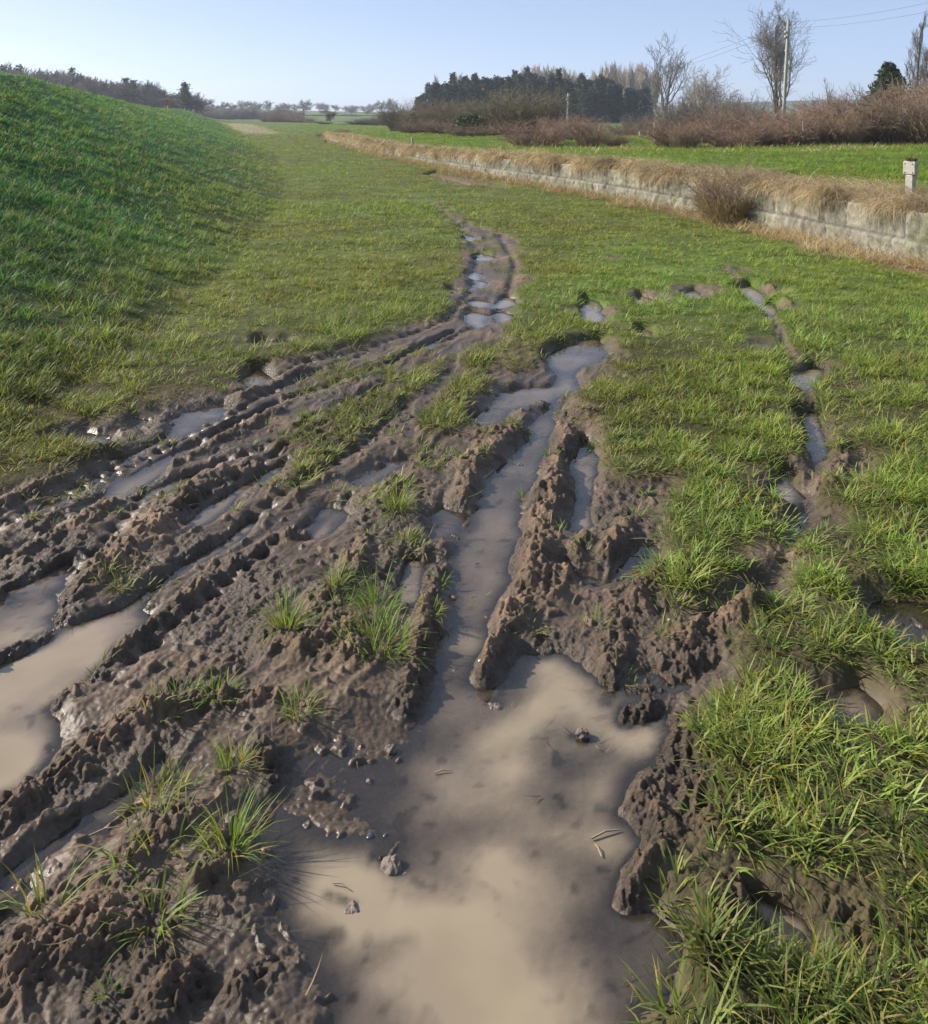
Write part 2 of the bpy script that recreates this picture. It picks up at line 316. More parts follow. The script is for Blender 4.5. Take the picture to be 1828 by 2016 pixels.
def terrain(X, Y, detail=True):
    X = np.asarray(X, float); Y = np.asarray(Y, float)
    z, t, s = macro(X, Y)
    mud = np.zeros(X.shape); turb = np.zeros(X.shape); rough = np.zeros(X.shape); shelf = np.zeros(X.shape)
    m = (Y < 75) & (Y > -20) & (np.abs(X) < 40)
    if m.any():
        x, y = X[m], Y[m]
        yy = np.maximum(y, 1.2)
        inb = (t[m] < .35) & (s[m] < .0)
        wob = .10 * perlin(x * 2.2, y * 2.2, 3) + .05 * perlin(x * 7, y * 7, 4)
        near = 1 - sstep(22, 40, y)
        M = sstep(-.05, .10, poly_sdf(x, y, MUD) + wob)
        for u, v, w in MUDSPOT:
            a = gxy(u, v); w = w * a[1] / F
            d = np.hypot(x - a[0], (y - a[1]) / max(1.0, a[1] / 7))
            M = np.maximum(M, sstep(-.12, .12, (w - d) + wob * .8))
        G = np.zeros(x.shape)
        for P, a in GRASS_PATCH:
            G = np.maximum(G, a * sstep(-.05, .06, poly_sdf(x, y, P) + wob * .6))
        G = np.maximum(G, .8 * sstep(8.5, 11, y) * sstep(-.12, .25, perlin(x * 3.1, y * 1.6, 15) + .4 * perlin(x * 9, y * 5, 16)))
        keepg = M * G
        h = .058 - .036 * M * (1 - .55 * G)
        rut_all = np.zeros(x.shape)
        rpt = sstep(-.1, .45, perlin(x * 2.3, y * 2.3, 13) + .5 * perlin(x * 6, y * 6, 14))
        rg = M * (.03 + .42 * rpt)
        for pts, dep, tread in RUT:
            p, al = line_prof(x, y, pts)
            h = h - dep * p * (1 - .25 * (perlin(al * 3, al * 0 + dep * 90, 5)))
            if tread:
                h = h + .013 * p * np.clip(1.6 * np.sin(al * 2 * np.pi / .10 + 1.2 * perlin(x * 6, y * 6, 9)), -1, 1) * near
                rg = rg * (1 - .7 * p)
            rut_all = np.maximum(rut_all, p)
            M = np.maximum(M, sstep(.25, .6, p) * (1 - .9 * G))
        pool_all = np.zeros(x.shape)
        for P, dep in POOL:
            sd = poly_sdf(x, y, P, pad=.6)
            k = sstep(-.085, .05, sd + wob * .5)
            h = h * (1 - .75 * k) - dep * k
            pool_all = np.maximum(pool_all, k)
        rid = np.zeros(x.shape)
        rpn = perlin(x * 7, y * 7, 11) + .5 * perlin(x * 17, y * 17, 12)
        for pts, hh in RIDGE:
            p, al = line_prof(x, y, [(u, v, w * 1.25) for u, v, w in pts])
            pk = hh * .43 * np.clip(p * (1 + .4 * rpn), 0, 1) ** 1.15 * (1 + .5 * rpn)
            rid = np.maximum(rid, pk)
            rg = np.maximum(rg, p)
        h = h + rid * (1 - .25 * pool_all)
        for pts, dep in WATERLINE:
            p, al = line_prof(x, y, pts)
            p = p * sstep(-.55, .1, perlin(al * 2.2, al * 0 + dep * 300, 6))
            p = sstep(.15, .75, p)
            h = h * (1 - .9 * p) - dep * p
            pool_all = np.maximum(pool_all, p)
        T = np.zeros(x.shape)
        for P in TURBID:
            T = np.maximum(T, sstep(-.26, .30, poly_sdf(x, y, P, pad=.6) + .22 * perlin(x * 2.6 + .4 * perlin(x * 3, y * 3, 23), y * 2.6, 21) + .10 * perlin(x * 8, y * 8, 22)))
        h = h - .035 * T
        # lumps of several sizes; drop what the mesh is too coarse to carry
        dy = np.maximum(1.75 * yy * yy / (F * EYE), 2.5 * yy / F)
        def fd(lam): return np.clip(lam / (2.2 * dy) - .35, 0, 1)
        rg = np.clip(rg * (1 - .8 * pool_all * (1 - np.clip(rid * 25, 0, 1))), 0, 1)
        h = h + (.012 + .004 * M) * perlin(x * 2.1, y * 2.1, 31) * fd(.48) + (.006 + .004 * M) * perlin(x * 5.3, y * 5.3, 32) * fd(.19)
        wet = np.maximum(.2 * M, rg)
        h = h + .009 * perlin(x * 12, y * 12, 33) * wet * fd(.085)
        h = h + M * sstep(6, 9, y) * (1 - pool_all) * (.016 + .022 * perlin(x * 2.6, y * 1.2, 58) + .012 * perlin(x * 6, y * 3, 59))
        w3 = worley(x * 84, y * 84, 60)
        h = h + .011 * np.maximum(rg, .18 * M) * (.25 - w3 * w3) * fd(.012) * 1.2
        wx_, wy_ = .25 * perlin(x * 14, y * 14, 44), .25 * perlin(x * 14, y * 14, 46)
        w1 = worley(x * 17 + wx_, y * 17 + wy_, 41); w2 = worley(x * 41 + wx_ * 2, y * 41 + wy_ * 2, 42); w0 = worley(x * 9 + wx_, y * 9 + wy_, 47)
        h = h + .010 * rg * (.25 - w0 * w0) * fd(.11) + .015 * np.maximum(rg, .10 * M) * (.25 - w1 * w1) * fd(.06) + .021 * np.maximum(rg, .18 * M) * (.25 - w2 * w2) * fd(.026)
        rg = np.maximum(rg, .5 * (1 - M) * (1 - sstep(5, 8, y)) * (1 - pool_all))
        sx_, sy_ = x * .955 - y * .296, x * .296 + y * .955
        smear = 1 - np.abs(perlin(sx_ * 11 + .6 * perlin(x * 5, y * 5, 48), sy_ * 2.6, 49)) * 2.2
        h = h + .010 * M * (1 - pool_all) * sstep(-.4, 1.1, smear) * fd(.09)
        sm2 = 1 - np.abs(perlin(sx_ * 27 + .6 * perlin(x * 9, y * 9, 50), sy_ * 8, 55)) * 2.2
        h = h + .007 * (.3 * M + rg) * sstep(-.4, 1.1, sm2) * fd(.04)
        h = h - .016 * rg * np.clip(perlin(x * 38, y * 38, 45) - .15, 0, 1) * fd(.03)
        cr = np.clip(perlin(x * 24, y * 24, 56) + .35 * perlin(x * 5, y * 5, 57) - .42, 0, 1)
        h = h + .012 * np.maximum(M, pool_all) * (1 - .85 * T) * sstep(0, .22, cr) * (1 + .5 * rpn) * fd(.04)
        h = h + .007 * np.maximum(rg, .25 * M) * perlin(x * 75, y * 75, 43) * fd(.012)
        bedm = np.where(inb, 1.0, 0.0)
        fade = 1 - sstep(.0, .35, t[m])
        fade = fade * (s[m] < .02)
        z[m] = z[m] + h * fade + (1 - fade) * (.055 + .02 * perlin(x * 1.3, y * 1.3, 36) + .03 * perlin(x * .5, y * .5, 37))
        h = h + .13 * sstep(-.75, -.1, s[m]) * np.clip(perlin(x * 1.1, y * 1.1, 38) + .25 + .5 * perlin(x * 3, y * 3, 39), 0, 1) * (s[m] < .02)
        shelf[m] = h
        mud[m] = np.clip(M * (1 - .9 * keepg / np.maximum(M, .01)), 0, 1) * fade
        turb[m] = T; rough[m] = rg * fade
    return z, mud, turb, rough, t, s

# ------------------------------------------------------------------ mesh and material helpers
def new_mesh(name, verts, loops, sizes, mat=None, cols=None, smooth=False, attrs=None):
    me = bpy.data.meshes.new(name)
    verts = np.ascontiguousarray(verts, np.float32); loops = np.ascontiguousarray(loops, np.int32).ravel()
    sizes = np.asarray(sizes, np.int32)
    me.vertices.add(len(verts)); me.vertices.foreach_set('co', verts.ravel())
    me.loops.add(len(loops)); me.loops.foreach_set('vertex_index', loops)
    me.polygons.add(len(sizes))
    st = np.zeros(len(sizes), np.int32); st[1:] = np.cumsum(sizes)[:-1]
    me.polygons.foreach_set('loop_start', st)
    me.polygons.foreach_set('use_smooth', np.full(len(sizes), smooth, bool))
    if cols is not None:
        a = me.attributes.new('col', 'FLOAT_COLOR', 'POINT')
        c = np.ones((len(verts), 4), np.float32); c[:, :3] = cols
        a.data.foreach_set('color', c.ravel())
    for k, v in (attrs or {}).items():
        a = me.attributes.new(k, 'FLOAT', 'POINT')
        a.data.foreach_set('value', np.ascontiguousarray(v, np.float32))
    me.update(calc_edges=True)
    if mat: me.materials.append(mat)
    return me

def obj(name, me, parent=None, loc=(0, 0, 0), rz=0, **props):
    o = bpy.data.objects.new(name, me)
    o.location = loc; o.rotation_euler = (0, 0, rz)
    COL.objects.link(o)
    if parent: o.parent = parent
    for k, v in props.items(): o[k] = v
    return o

def thing(name, label, cat, loc=(0, 0, 0), rz=0, group=None, scale=(1, 1, 1)):
    o = bpy.data.objects.new(name, None)
    o.location = loc; o.rotation_euler = (0, 0, rz); o.scale = scale
    o.empty_display_size = .2
    COL.objects.link(o)
    o['label'] = label; o['category'] = cat
    if group: o['group'] = group
    return o

def dup(root, loc, rz=0, scale=(1, 1, 1), label=None, group=None):
    r = root.copy(); COL.objects.link(r)
    r.location = loc; r.rotation_euler = (0, 0, rz); r.scale = scale
    if label: r['label'] = label
    if group: r['group'] = group
    for ch in list(root.children):
        c = ch.copy(); COL.objects.link(c); c.parent = r
    return r

class NT:
    def __init__(s, name):
        s.m = bpy.data.materials.new(name); s.m.use_nodes = True
        s.t = s.m.node_tree; s.t.nodes.clear()
        s.out = s.t.nodes.new('ShaderNodeOutputMaterial')
    def n(s, typ, **kw):
        nd = s.t.nodes.new(typ)
        for k, v in kw.items():
            if k.startswith('i_'):
                key = k[2:]
                nd.inputs[int(key) if key.isdigit() else key.replace('_', ' ')].default_value = v
            else: setattr(nd, k, v)
        return nd
    def l(s, a, b): s.t.links.new(a, b)
    def noise(s, vec, scale, detail=4, rough=.55):
        nd = s.n('ShaderNodeTexNoise'); nd.inputs['Scale'].default_value = scale
        nd.inputs['Detail'].default_value = detail; nd.inputs['Roughness'].default_value = rough
        if vec is not None: s.l(vec, nd.inputs['Vector'])
        return nd.outputs['Fac']
    def ramp(s, fac, stops):
        nd = s.n('ShaderNodeValToRGB'); e = nd.color_ramp.elements
        while len(e) < len(stops): e.new(.5)
        for k, (p, c) in enumerate(stops):
            e[k].position = p; e[k].color = tuple(c) + (1,) if len(c) == 3 else c
        s.l(fac, nd.inputs['Fac']); return nd.outputs['Color']
    def mix(s, fac, a, b, mode='MIX'):
        nd = s.n('ShaderNodeMix', data_type='RGBA', blend_type=mode)
        for sock, val in ((nd.inputs[0], fac), (nd.inputs[6], a), (nd.inputs[7], b)):
            if hasattr(val, 'links'): s.l(val, sock)
            else: sock.default_value = val if not isinstance(val, tuple) else (val + (1,) if len(val) == 3 else val)
        return nd.outputs[2]
    def maprange(s, v, a, b, c, d, smooth=True):
        nd = s.n('ShaderNodeMapRange'); nd.interpolation_type = 'SMOOTHSTEP' if smooth else 'LINEAR'
        nd.inputs[1].default_value = a; nd.inputs[2].default_value = b; nd.inputs[3].default_value = c; nd.inputs[4].default_value = d
        s.l(v, nd.inputs[0]); return nd.outputs[0]
    def math(s, op, a, b=0.0):
        nd = s.n('ShaderNodeMath', operation=op)
        for sock, val in ((nd.inputs[0], a), (nd.inputs[1], b)):
            if hasattr(val, 'links'): s.l(val, sock)
            else: sock.default_value = val
        return nd.outputs[0]

def leaf_material(name, trans=.35, rough=.55, spec=.3):
    t = NT(name)
    a = t.n('ShaderNodeAttribute', attribute_name='col')
    d = t.n('ShaderNodeBsdfPrincipled'); d.inputs['Roughness'].default_value = rough
    d.inputs['Specular IOR Level'].default_value = spec
    tr = t.n('ShaderNodeBsdfTranslucent')
    t.l(a.outputs['Color'], d.inputs['Base Color']); 
    c2 = t.mix(1.0, a.outputs['Color'], (1.15, 1.2, .6), 'MULTIPLY')
    t.l(c2, tr.inputs['Color'])
    mx = t.n('ShaderNodeMixShader'); mx.inputs[0].default_value = trans
    t.l(d.outputs[0], mx.inputs[1]); t.l(tr.outputs[0], mx.inputs[2]); t.l(mx.outputs[0], t.out.inputs[0])
    return t.m

def wood_material(name, ca, cb, scale=6, rough=.85, stretch=(1, 1, .15)):
    t = NT(name)
    tc = t.n('ShaderNodeTexCoord'); mp = t.n('ShaderNodeMapping'); mp.inputs['Scale'].default_value = stretch
    t.l(tc.outputs['Object'], mp.inputs['Vector'])
    f = t.noise(mp.outputs[0], scale, 5)
    c = t.ramp(f, [(.3, ca), (.7, cb)])
    d = t.n('ShaderNodeBsdfPrincipled'); d.inputs['Roughness'].default_value = rough; d.inputs['Specular IOR Level'].default_value = .2
    t.l(c, d.inputs['Base Color'])
    b = t.n('ShaderNodeBump'); b.inputs['Strength'].default_value = .5; b.inputs['Distance'].default_value = .02
    t.l(f, b.inputs['Height']); t.l(b.outputs[0], d.inputs['Normal'])
    t.l(d.outputs[0], t.out.inputs[0])
    return t.m

GRASS_M = leaf_material('grass_blades', trans=.42)
STRAW_M = leaf_material('dead_grass_strands', trans=.25, rough=.7, spec=.15)
NEEDLE_M = leaf_material('needles', trans=.12, rough=.6, spec=.2)
BARK_GREY = wood_material('bark_grey', (.10, .085, .07), (.20, .18, .15), 4)
BARK_DARK = wood_material('bark_dark', (.045, .038, .032), (.10, .085, .07), 4)
TWIG_PALE = wood_material('twig_pale', (.30, .26, .21), (.46, .41, .33), 2)
TWIG_GREY = wood_material('twig_grey', (.13, .11, .09), (.22, .19, .155), 2)
TWIG_RED = wood_material('twig_red', (.185, .118, .086), (.36, .245, .18), 2)
TWIG_TAN = wood_material('twig_tan', (.16, .115, .08), (.30, .225, .155), 2)
TWIG_OLIVE = wood_material('twig_olive', (.12, .105, .065), (.22, .195, .125), 2)
POLE_M = wood_material('pole_wood', (.20, .195, .155), (.40, .395, .33), 9)

# ------------------------------------------------------------------ ground sheet
def ground_material():
    t = NT('ground')
    geo = t.n('ShaderNodeNewGeometry'); pos = geo.outputs['Position']
    sep = t.n('ShaderNodeSeparateXYZ'); t.l(pos, sep.inputs[0])
    mud = t.n('ShaderNodeAttribute', attribute_name='mud').outputs['Fac']
    rgh = t.n('ShaderNodeAttribute', attribute_name='rough').outputs['Fac']
    col = t.n('ShaderNodeAttribute', attribute_name='col').outputs['Color']
    # turf
    n1 = t.noise(pos, 1.3, 6, .65); n2 = t.noise(pos, 22, 5, .6)
    turf = t.mix(1.0, col, t.ramp(n1, [(.3, (.62, .66, .6)), (.7, (1.3, 1.25, 1.2))]), 'MULTIPLY')
    turf = t.mix(1.0, turf, t.ramp(n2, [(.3, (.6, .6, .6)), (.7, (1.3, 1.3, 1.3))]), 'MULTIPLY')
    # mud
    m1 = t.noise(pos, 3.2, 5, .6); m2 = t.noise(pos, 45, 5, .65)
    mc = t.ramp(m1, [(.28, (.052, .038, .026)), (.5, (.084, .061, .042)), (.75, (.125, .091, .063))])
    mc = t.mix(1.0, mc, t.ramp(m2, [(.3, (.62, .60, .60)), (.7, (1.25, 1.22, 1.2))]), 'MULTIPLY')
    dry = t.maprange(sep.outputs['Z'], .022, .085, 0, 1)
    dry_lit_n = t.math('MULTIPLY', dry, t.maprange(t.noise(pos, 9, 4), .3, .65, .35, 1))
    mc = t.mix(dry_lit_n, mc, t.mix(1.0, mc, (3.0, 2.68, 2.38), 'MULTIPLY'))  # high mud is lightened: drier, and sunlight on ridge tops put into the colour
    base = t.mix(mud, turf, mc)
    d = t.n('ShaderNodeBsdfPrincipled'); t.l(base, d.inputs['Base Color'])
    wetr = t.maprange(sep.outputs['Z'], .0, .06, .27, .66)
    wetn = t.math('ADD', wetr, t.maprange(m2, .3, .7, -.1, .14))
    rr = t.n('ShaderNodeMix', data_type='FLOAT'); t.l(mud, rr.inputs[0]); rr.inputs[2].default_value = .9; t.l(wetn, rr.inputs[3])
    t.l(rr.outputs[0], d.inputs['Roughness'])
    sp = t.n('ShaderNodeMix', data_type='FLOAT'); t.l(mud, sp.inputs[0]); sp.inputs[2].default_value = .12; sp.inputs[3].default_value = .36
    t.l(sp.outputs[0], d.inputs['Specular IOR Level'])
    b1 = t.n('ShaderNodeBump'); b1.inputs['Distance'].default_value = .012
    t.l(t.maprange(rgh, 0, .6, .25, .9), b1.inputs['Strength'])
    vor = t.n('ShaderNodeTexVoronoi'); vor.inputs['Scale'].default_value = 70; t.l(pos, vor.inputs['Vector'])
    hgt = t.math('SUBTRACT', t.noise(pos, 110, 6, .7), t.math('MULTIPLY', vor.outputs['Distance'], .6))
    t.l(hgt, b1.inputs['Height']); t.l(b1.outputs[0], d.inputs['Normal'])
    t.l(d.outputs[0], t.out.inputs[0])
    return t.m

def zone_color(X, Y, t, s):
    """colour of the living or dead grass by place"""
    n = perlin(X * .35, Y * .35, 51) ; n2 = perlin(X * 1.3, Y * 1.3, 52)
    bank = np.array([.074, .190, .056]); field = np.array([.235, .245, .068]); right = np.array([.255, .325, .066])  # deep bank green and olive field tone carry some shade in their colour
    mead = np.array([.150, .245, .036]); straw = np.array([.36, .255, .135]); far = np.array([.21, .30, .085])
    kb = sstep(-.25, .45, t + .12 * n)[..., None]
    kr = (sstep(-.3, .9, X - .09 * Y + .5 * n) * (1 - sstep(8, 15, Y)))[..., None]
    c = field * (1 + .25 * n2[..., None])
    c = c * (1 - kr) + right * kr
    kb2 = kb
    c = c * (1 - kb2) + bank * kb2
    km = sstep(.2, .9, s)[..., None]
    c = c * (1 - km) + mead * km
    ks = (sstep(-.45, -.1, s + .25 * n2) * (1 - sstep(1.1, 2.0, s + .5 * n)) * (1 - sstep(WALL_END, WALL_END + 4, Y)))[..., None]
    c = c * (1 - ks) + straw * ks
    kf = sstep(70, 110, Y)[..., None]
    hill = (sstep(.15, .5, np.exp(-((X - 470) / 330) ** 2 - ((Y - 1100) / 260) ** 2)))[..., None]
    far = far * (1 - hill) + np.array([.10, .11, .06]) * hill
    fieldmix = far * (1 + .3 * perlin(X * .012 + 5, Y * .006, 53))[..., None]
    c = c * (1 - kf * (1 - kb * .9)) + fieldmix * kf * (1 - kb * .9)
    du = np.abs(X - np.interp(Y, [85, 180], [-18.5, -46.5])) / (2.0 + 2.2 * (Y - 85) / 95)
    kp = ((1 - sstep(.5, 1.2, du + .4 * n2)) * sstep(80, 90, Y) * (1 - sstep(170, 190, Y)))[..., None]
    c = c * (1 - kp) + np.array([.46, .41, .30]) * kp
    return np.clip(c * (1 + .18 * n[..., None]), .01, .9), ks[..., 0], kb[..., 0]

us = np.arange(-330, 2161, 2.5)
ext = np.geomspace(.08, 1250, 40)
Yn = F * EYE / (np.arange(2484, 337, -1.75) - HY)
Yr = np.concatenate([np.linspace(-18, 1.25, 26), Yn, np.geomspace(Yn[-1] * 1.012, 1650, 140)])
Ye = np.maximum(Yr, 1.3)
Xd = (us[None, :] - CX) / F * Ye[:, None]
Xg = np.concatenate([Xd[:, :1] - ext[::-1][None, :], Xd, Xd[:, -1:] + ext[None, :]], axis=1)
Yg = np.repeat(Yr[:, None], Xg.shape[1], axis=1)
nr, nc = Xg.shape
Zg, Mg, Tg, Rg, tg, sg = terrain(Xg.ravel(), Yg.ravel())
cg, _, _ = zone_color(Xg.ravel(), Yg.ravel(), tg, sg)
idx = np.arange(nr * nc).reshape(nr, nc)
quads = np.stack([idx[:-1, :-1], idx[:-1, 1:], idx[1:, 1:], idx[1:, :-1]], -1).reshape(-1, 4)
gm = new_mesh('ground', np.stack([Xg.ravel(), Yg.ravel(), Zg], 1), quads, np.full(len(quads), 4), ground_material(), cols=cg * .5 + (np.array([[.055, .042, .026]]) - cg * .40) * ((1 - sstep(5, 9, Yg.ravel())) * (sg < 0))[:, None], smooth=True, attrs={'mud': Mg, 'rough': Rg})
obj('ground', gm, kind='structure', label='muddy grass field rutted by wheel tracks between a green bank and a raised meadow')

# ------------------------------------------------------------------ standing water
def water_material():
    t = NT('puddle_water')
    tb = t.n('ShaderNodeAttribute', attribute_name='turb').outputs['Fac']
    geo = t.n('ShaderNodeNewGeometry'); pos = geo.outputs['Position']
    f = t.noise(pos, 5, 3, .5)
    c = t.mix(tb, (.27, .205, .155), (.30, .238, .155))
    c = t.mix(1.0, c, t.ramp(f, [(.3, (.88, .88, .88)), (.7, (1.08, 1.08, 1.06))]), 'MULTIPLY')
    dif = t.n('ShaderNodeBsdfDiffuse'); t.l(c, dif.inputs['Color'])
    trn = t.n('ShaderNodeBsdfTransparent'); trn.inputs['Color'].default_value = (.95, .91, .86, 1)
    dp = t.n('ShaderNodeAttribute', attribute_name='depth').outputs['Fac']
    thin = t.maprange(dp, .0, .07, .08, .85)
    op = t.math('MINIMUM', t.math('ADD', t.math('MULTIPLY', t.math('MULTIPLY', tb, t.maprange(dp, .004, .05, 0, 1)), .55), thin), 1.0)
    m1 = t.n('ShaderNodeMixShader'); t.l(op, m1.inputs[0]); t.l(trn.outputs[0], m1.inputs[1]); t.l(dif.outputs[0], m1.inputs[2])
    gl = t.n('ShaderNodeBsdfGlossy'); gl.inputs['Roughness'].default_value = .02
    fr = t.n('ShaderNodeFresnel'); fr.inputs['IOR'].default_value = 1.6
    b = t.n('ShaderNodeBump'); b.inputs['Strength'].default_value = .02; b.inputs['Distance'].default_value = .004
    t.l(t.noise(pos, 26, 2), b.inputs['Height'])
    t.l(b.outputs[0], gl.inputs['Normal']); t.l(b.outputs[0], fr.inputs['Normal'])
    m2 = t.n('ShaderNodeMixShader'); t.l(fr.outputs[0], m2.inputs[0]); t.l(m1.outputs[0], m2.inputs[1]); t.l(gl.outputs[0], m2.inputs[2])
    t.l(m2.outputs[0], t.out.inputs[0])
    return t.m
wy = np.concatenate([np.linspace(.6, 3.6, 300), np.geomspace(3.612, 72, 260)])
wu = np.linspace(0, 1, 420)
wlx = np.maximum(-np.maximum(wy, 1.4) * .75 - .3, foot(wy) - .1)
wrx = np.minimum(np.maximum(wy, 1.4) * .62 + .3, wall_x(wy) - .1)
WX = wlx[:, None] + (wrx - wlx)[:, None] * wu[None, :]; WY = np.repeat(wy[:, None], 420, 1)
wzz, _, wt, _, _, _ = terrain(WX.ravel(), WY.ravel())
wdep = np.clip(-wzz, 0, .2)
wz = np.zeros(WX.size)
wi = np.arange(WX.size).reshape(WX.shape)
wq = np.stack([wi[:-1, :-1], wi[:-1, 1:], wi[1:, 1:], wi[1:, :-1]], -1).reshape(-1, 4)
wme = new_mesh('puddle_water', np.stack([WX.ravel(), WY.ravel(), wz], 1), wq, np.full(len(wq), 4), water_material(), smooth=True, attrs={'turb': wt, 'depth': wdep})
obj('puddle_water', wme, kind='structure', label='brown rainwater standing in the ruts and hollows of the mud')

# ------------------------------------------------------------------ grass
def blade_arrays(P, L, W, az, lean, curve, cb, ct, segs, twist=None):
    n = len(P)
    dirx, diry = np.cos(az), np.sin(az)
    tw = az + np.pi / 2 + (np.zeros(n) if twist is None else twist)
    sx, sy = np.cos(tw), np.sin(tw)
    pos = P.copy().astype(np.float64)
    V = []; C = []
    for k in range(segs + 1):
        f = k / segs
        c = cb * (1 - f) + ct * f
        if k < segs:
            w = W * (1 - f) ** .6 * .5 * (1.0 if k else .75)
            off = np.stack([sx * w, sy * w, np.zeros(n)], 1)
            V += [pos - off, pos + off]; C += [c, c]
        else:
            V.append(pos.copy()); C.append(c)
        th = lean + curve * (k + .5) / segs
        st = L / segs
        pos = pos + np.stack([dirx * np.sin(th) * st, diry * np.sin(th) * st, np.cos(th) * st], 1)
    nv = 2 * segs + 1
    verts = np.stack(V, 1).reshape(-1, 3); cols = np.stack(C, 1).reshape(-1, 3)
    base = (np.arange(n) * nv)[:, None]
    pat = []; sizes = []
    for k in range(segs - 1):
        pat += [2 * k, 2 * k + 1, 2 * k + 3, 2 * k + 2]; sizes.append(4)
    pat += [2 * segs - 2, 2 * segs - 1, 2 * segs]; sizes.append(3)
    loops = (base + np.array(pat)[None, :]).ravel()
    return verts, loops, np.tile(sizes, n), cols

def join_arrays(parts):
    vo = 0; V = []; Lp = []; S = []; C = []
    for v, l, s, c in parts:
        V.append(v); Lp.append(l + vo); S.append(s); C.append(c); vo += len(v)
    return np.concatenate(V), np.concatenate(Lp), np.concatenate(S), np.concatenate(C)

rs = np.random.RandomState(11)
BANDS = [(1.3, 3.2, 400, 24, 3, .0062, 1.0), (3.2, 6, 340, 20, 3, .0062, 1.0), (6, 10, 210, 16, 2, .007, 1.0), (10, 17, 110, 14, 2, .010, 1.0),
         (17, 30, 40, 12, 1, .018, 1.05), (30, 60, 12, 10, 1, .036, 1.15), (60, 130, 2.6, 10, 1, .075, 1.5)]
field_parts, bank_parts, mead_parts = [], [], []
for Y0, Y1, dens, nb, segs, bw, hs in BANDS:
    padl, padr = (1.4, 2.4) if Y1 <= 17 else (0, 0)          # the turf goes on beside the view as well
    area = (2460 / F) * (Y1 ** 2 - Y0 ** 2) / 2 + (padl + padr) * (Y1 - Y0)
    n = int(area * dens)
    y = np.sqrt(rs.rand(n) * (Y1 ** 2 - Y0 ** 2) + Y0 ** 2)
    xl = (-310 - CX) / F * y - padl; x = xl + rs.rand(n) * (2460 / F * y + padl + padr)
    z, mud, turb, rg, t, s = terrain(x, y)
    col, ks, kb = zone_color(x, y, t, s)
    patch = .5 + .45 * perlin(x * .9, y * .9, 61) + .5 * perlin(x * 3.4, y * 3.4, 62)
    g = (1 - mud) ** 1.5 * np.clip(.20 + .22 * sstep(5, 9, y) + 1.15 * patch, .04 + .2 * sstep(5, 9, y), 1)
    g = g + mud * .20 * np.clip(perlin(x * 2.2, y * 2.2, 66) * 2, 0, 1) * (y > 2.6)
    g = np.where(z < .012, 0, g) * (1 - .92 * ks)
    g = g * (1 - sstep(-.10, -.02, s) * (1 - sstep(.25, .6, s)))
    keep = rs.rand(n) < g
    x, y, z, mud, t, s, col, kb, patch = (a[keep] for a in (x, y, z, mud, t, s, col, kb, patch))
    n = len(x)
    # tuft height by place
    tus = .5 + .7 * perlin(x * 2.7, y * 2.7, 63) + .5 * perlin(x * 6.3, y * 6.3, 64)
    col = col * np.clip(1 + (.7 * tus - .38) * (1 - .45 * kb), .4, 1.5)[:, None]
    strw = (rs.rand(n) < .05 + .10 * (perlin(x * 1.1, y * 1.1, 65) > .25))[:, None]
    col = np.where(strw, col * .35 + np.array([.20, .17, .06]), col)
    h = .044 + .055 * np.clip(patch, 0, 1)
    right = sstep(.25, 1.6, x - .10 * y) * (1 - sstep(7, 13, y))
    h = h * (1 + .12 * right)
    h = np.where(kb > .4, .06 + .075 * np.clip(tus, 0, 1.1), h)
    h = np.where(s > .2, .07 + .04 * np.clip(patch, 0, 1) + .10 * sstep(9, 14, s), h)
    worn = (1 - kb) * sstep(6, 9, y) * (s < 0)
    h = h * (1 - .15 * worn) * hs * (1 - .35 * mud)
    rad = .02 + .05 * rs.rand(n)
    rad = rad * np.maximum(1, y / 12)
    tip = rs.rand(n)
    rep = np.repeat(np.arange(n), nb)
    m = len(rep)
    a0 = rs.rand(m) * 2 * np.pi
    rr = np.sqrt(rs.rand(m)) * rad[rep]
    px, py = x[rep] + rr * np.cos(a0), y[rep] + rr * np.sin(a0)
    if Y1 <= 17:
        pz, pm = terrain(px, py)[:2]
        ok = (pz > -.012)
    else:
        pz = z[rep]; ok = np.ones(m, bool)
    az = a0 + rs.randn(m) * .7
    L = h[rep] * (.55 + .75 * rs.rand(m))
    lean = .12 + .75 * rs.rand(m) + .35 * (rr / rad[rep])
    curve = .2 + 1.1 * rs.rand(m)
    yel = rs.rand(m)
    cb = col[rep] * (.75 + .5 * rs.rand(m))[:, None]
    lush = kb[rep]
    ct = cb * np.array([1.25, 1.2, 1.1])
    yk = (yel < .20 - .12 * lush + .14 * (tip[rep] > .75))[:, None]
    ct = np.where(yk, np.array([.42, .34, .07]), ct)
    dk = (yel > .93)[:, None]
    cb = np.where(dk, np.array([.26, .20, .10]), cb); ct = np.where(dk, np.array([.36, .29, .16]), ct)
    P = np.stack([px, py, pz - .006], 1)
    W = bw * (.7 + .6 * rs.rand(m)) * np.maximum(1, .0)
    tw = rs.randn(m) * .5
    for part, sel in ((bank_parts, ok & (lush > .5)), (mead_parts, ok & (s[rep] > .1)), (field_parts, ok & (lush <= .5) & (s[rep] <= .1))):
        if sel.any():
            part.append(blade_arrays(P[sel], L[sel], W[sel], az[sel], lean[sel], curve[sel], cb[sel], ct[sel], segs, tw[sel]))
for nm, parts, lab in (('field_grass', field_parts, 'trampled olive and yellow green grass of the wet field'),
                       ('bank_grass', bank_parts, 'deep green grass on the shaded slope at left'),
                       ('meadow_grass', mead_parts, 'bright sunlit grass of the raised meadow behind the stone edge')):
    v, l, sz, c = join_arrays(parts)
    obj(nm, new_mesh(nm, v, l, sz, GRASS_M, cols=c), kind='stuff', label=lab, category='grass')

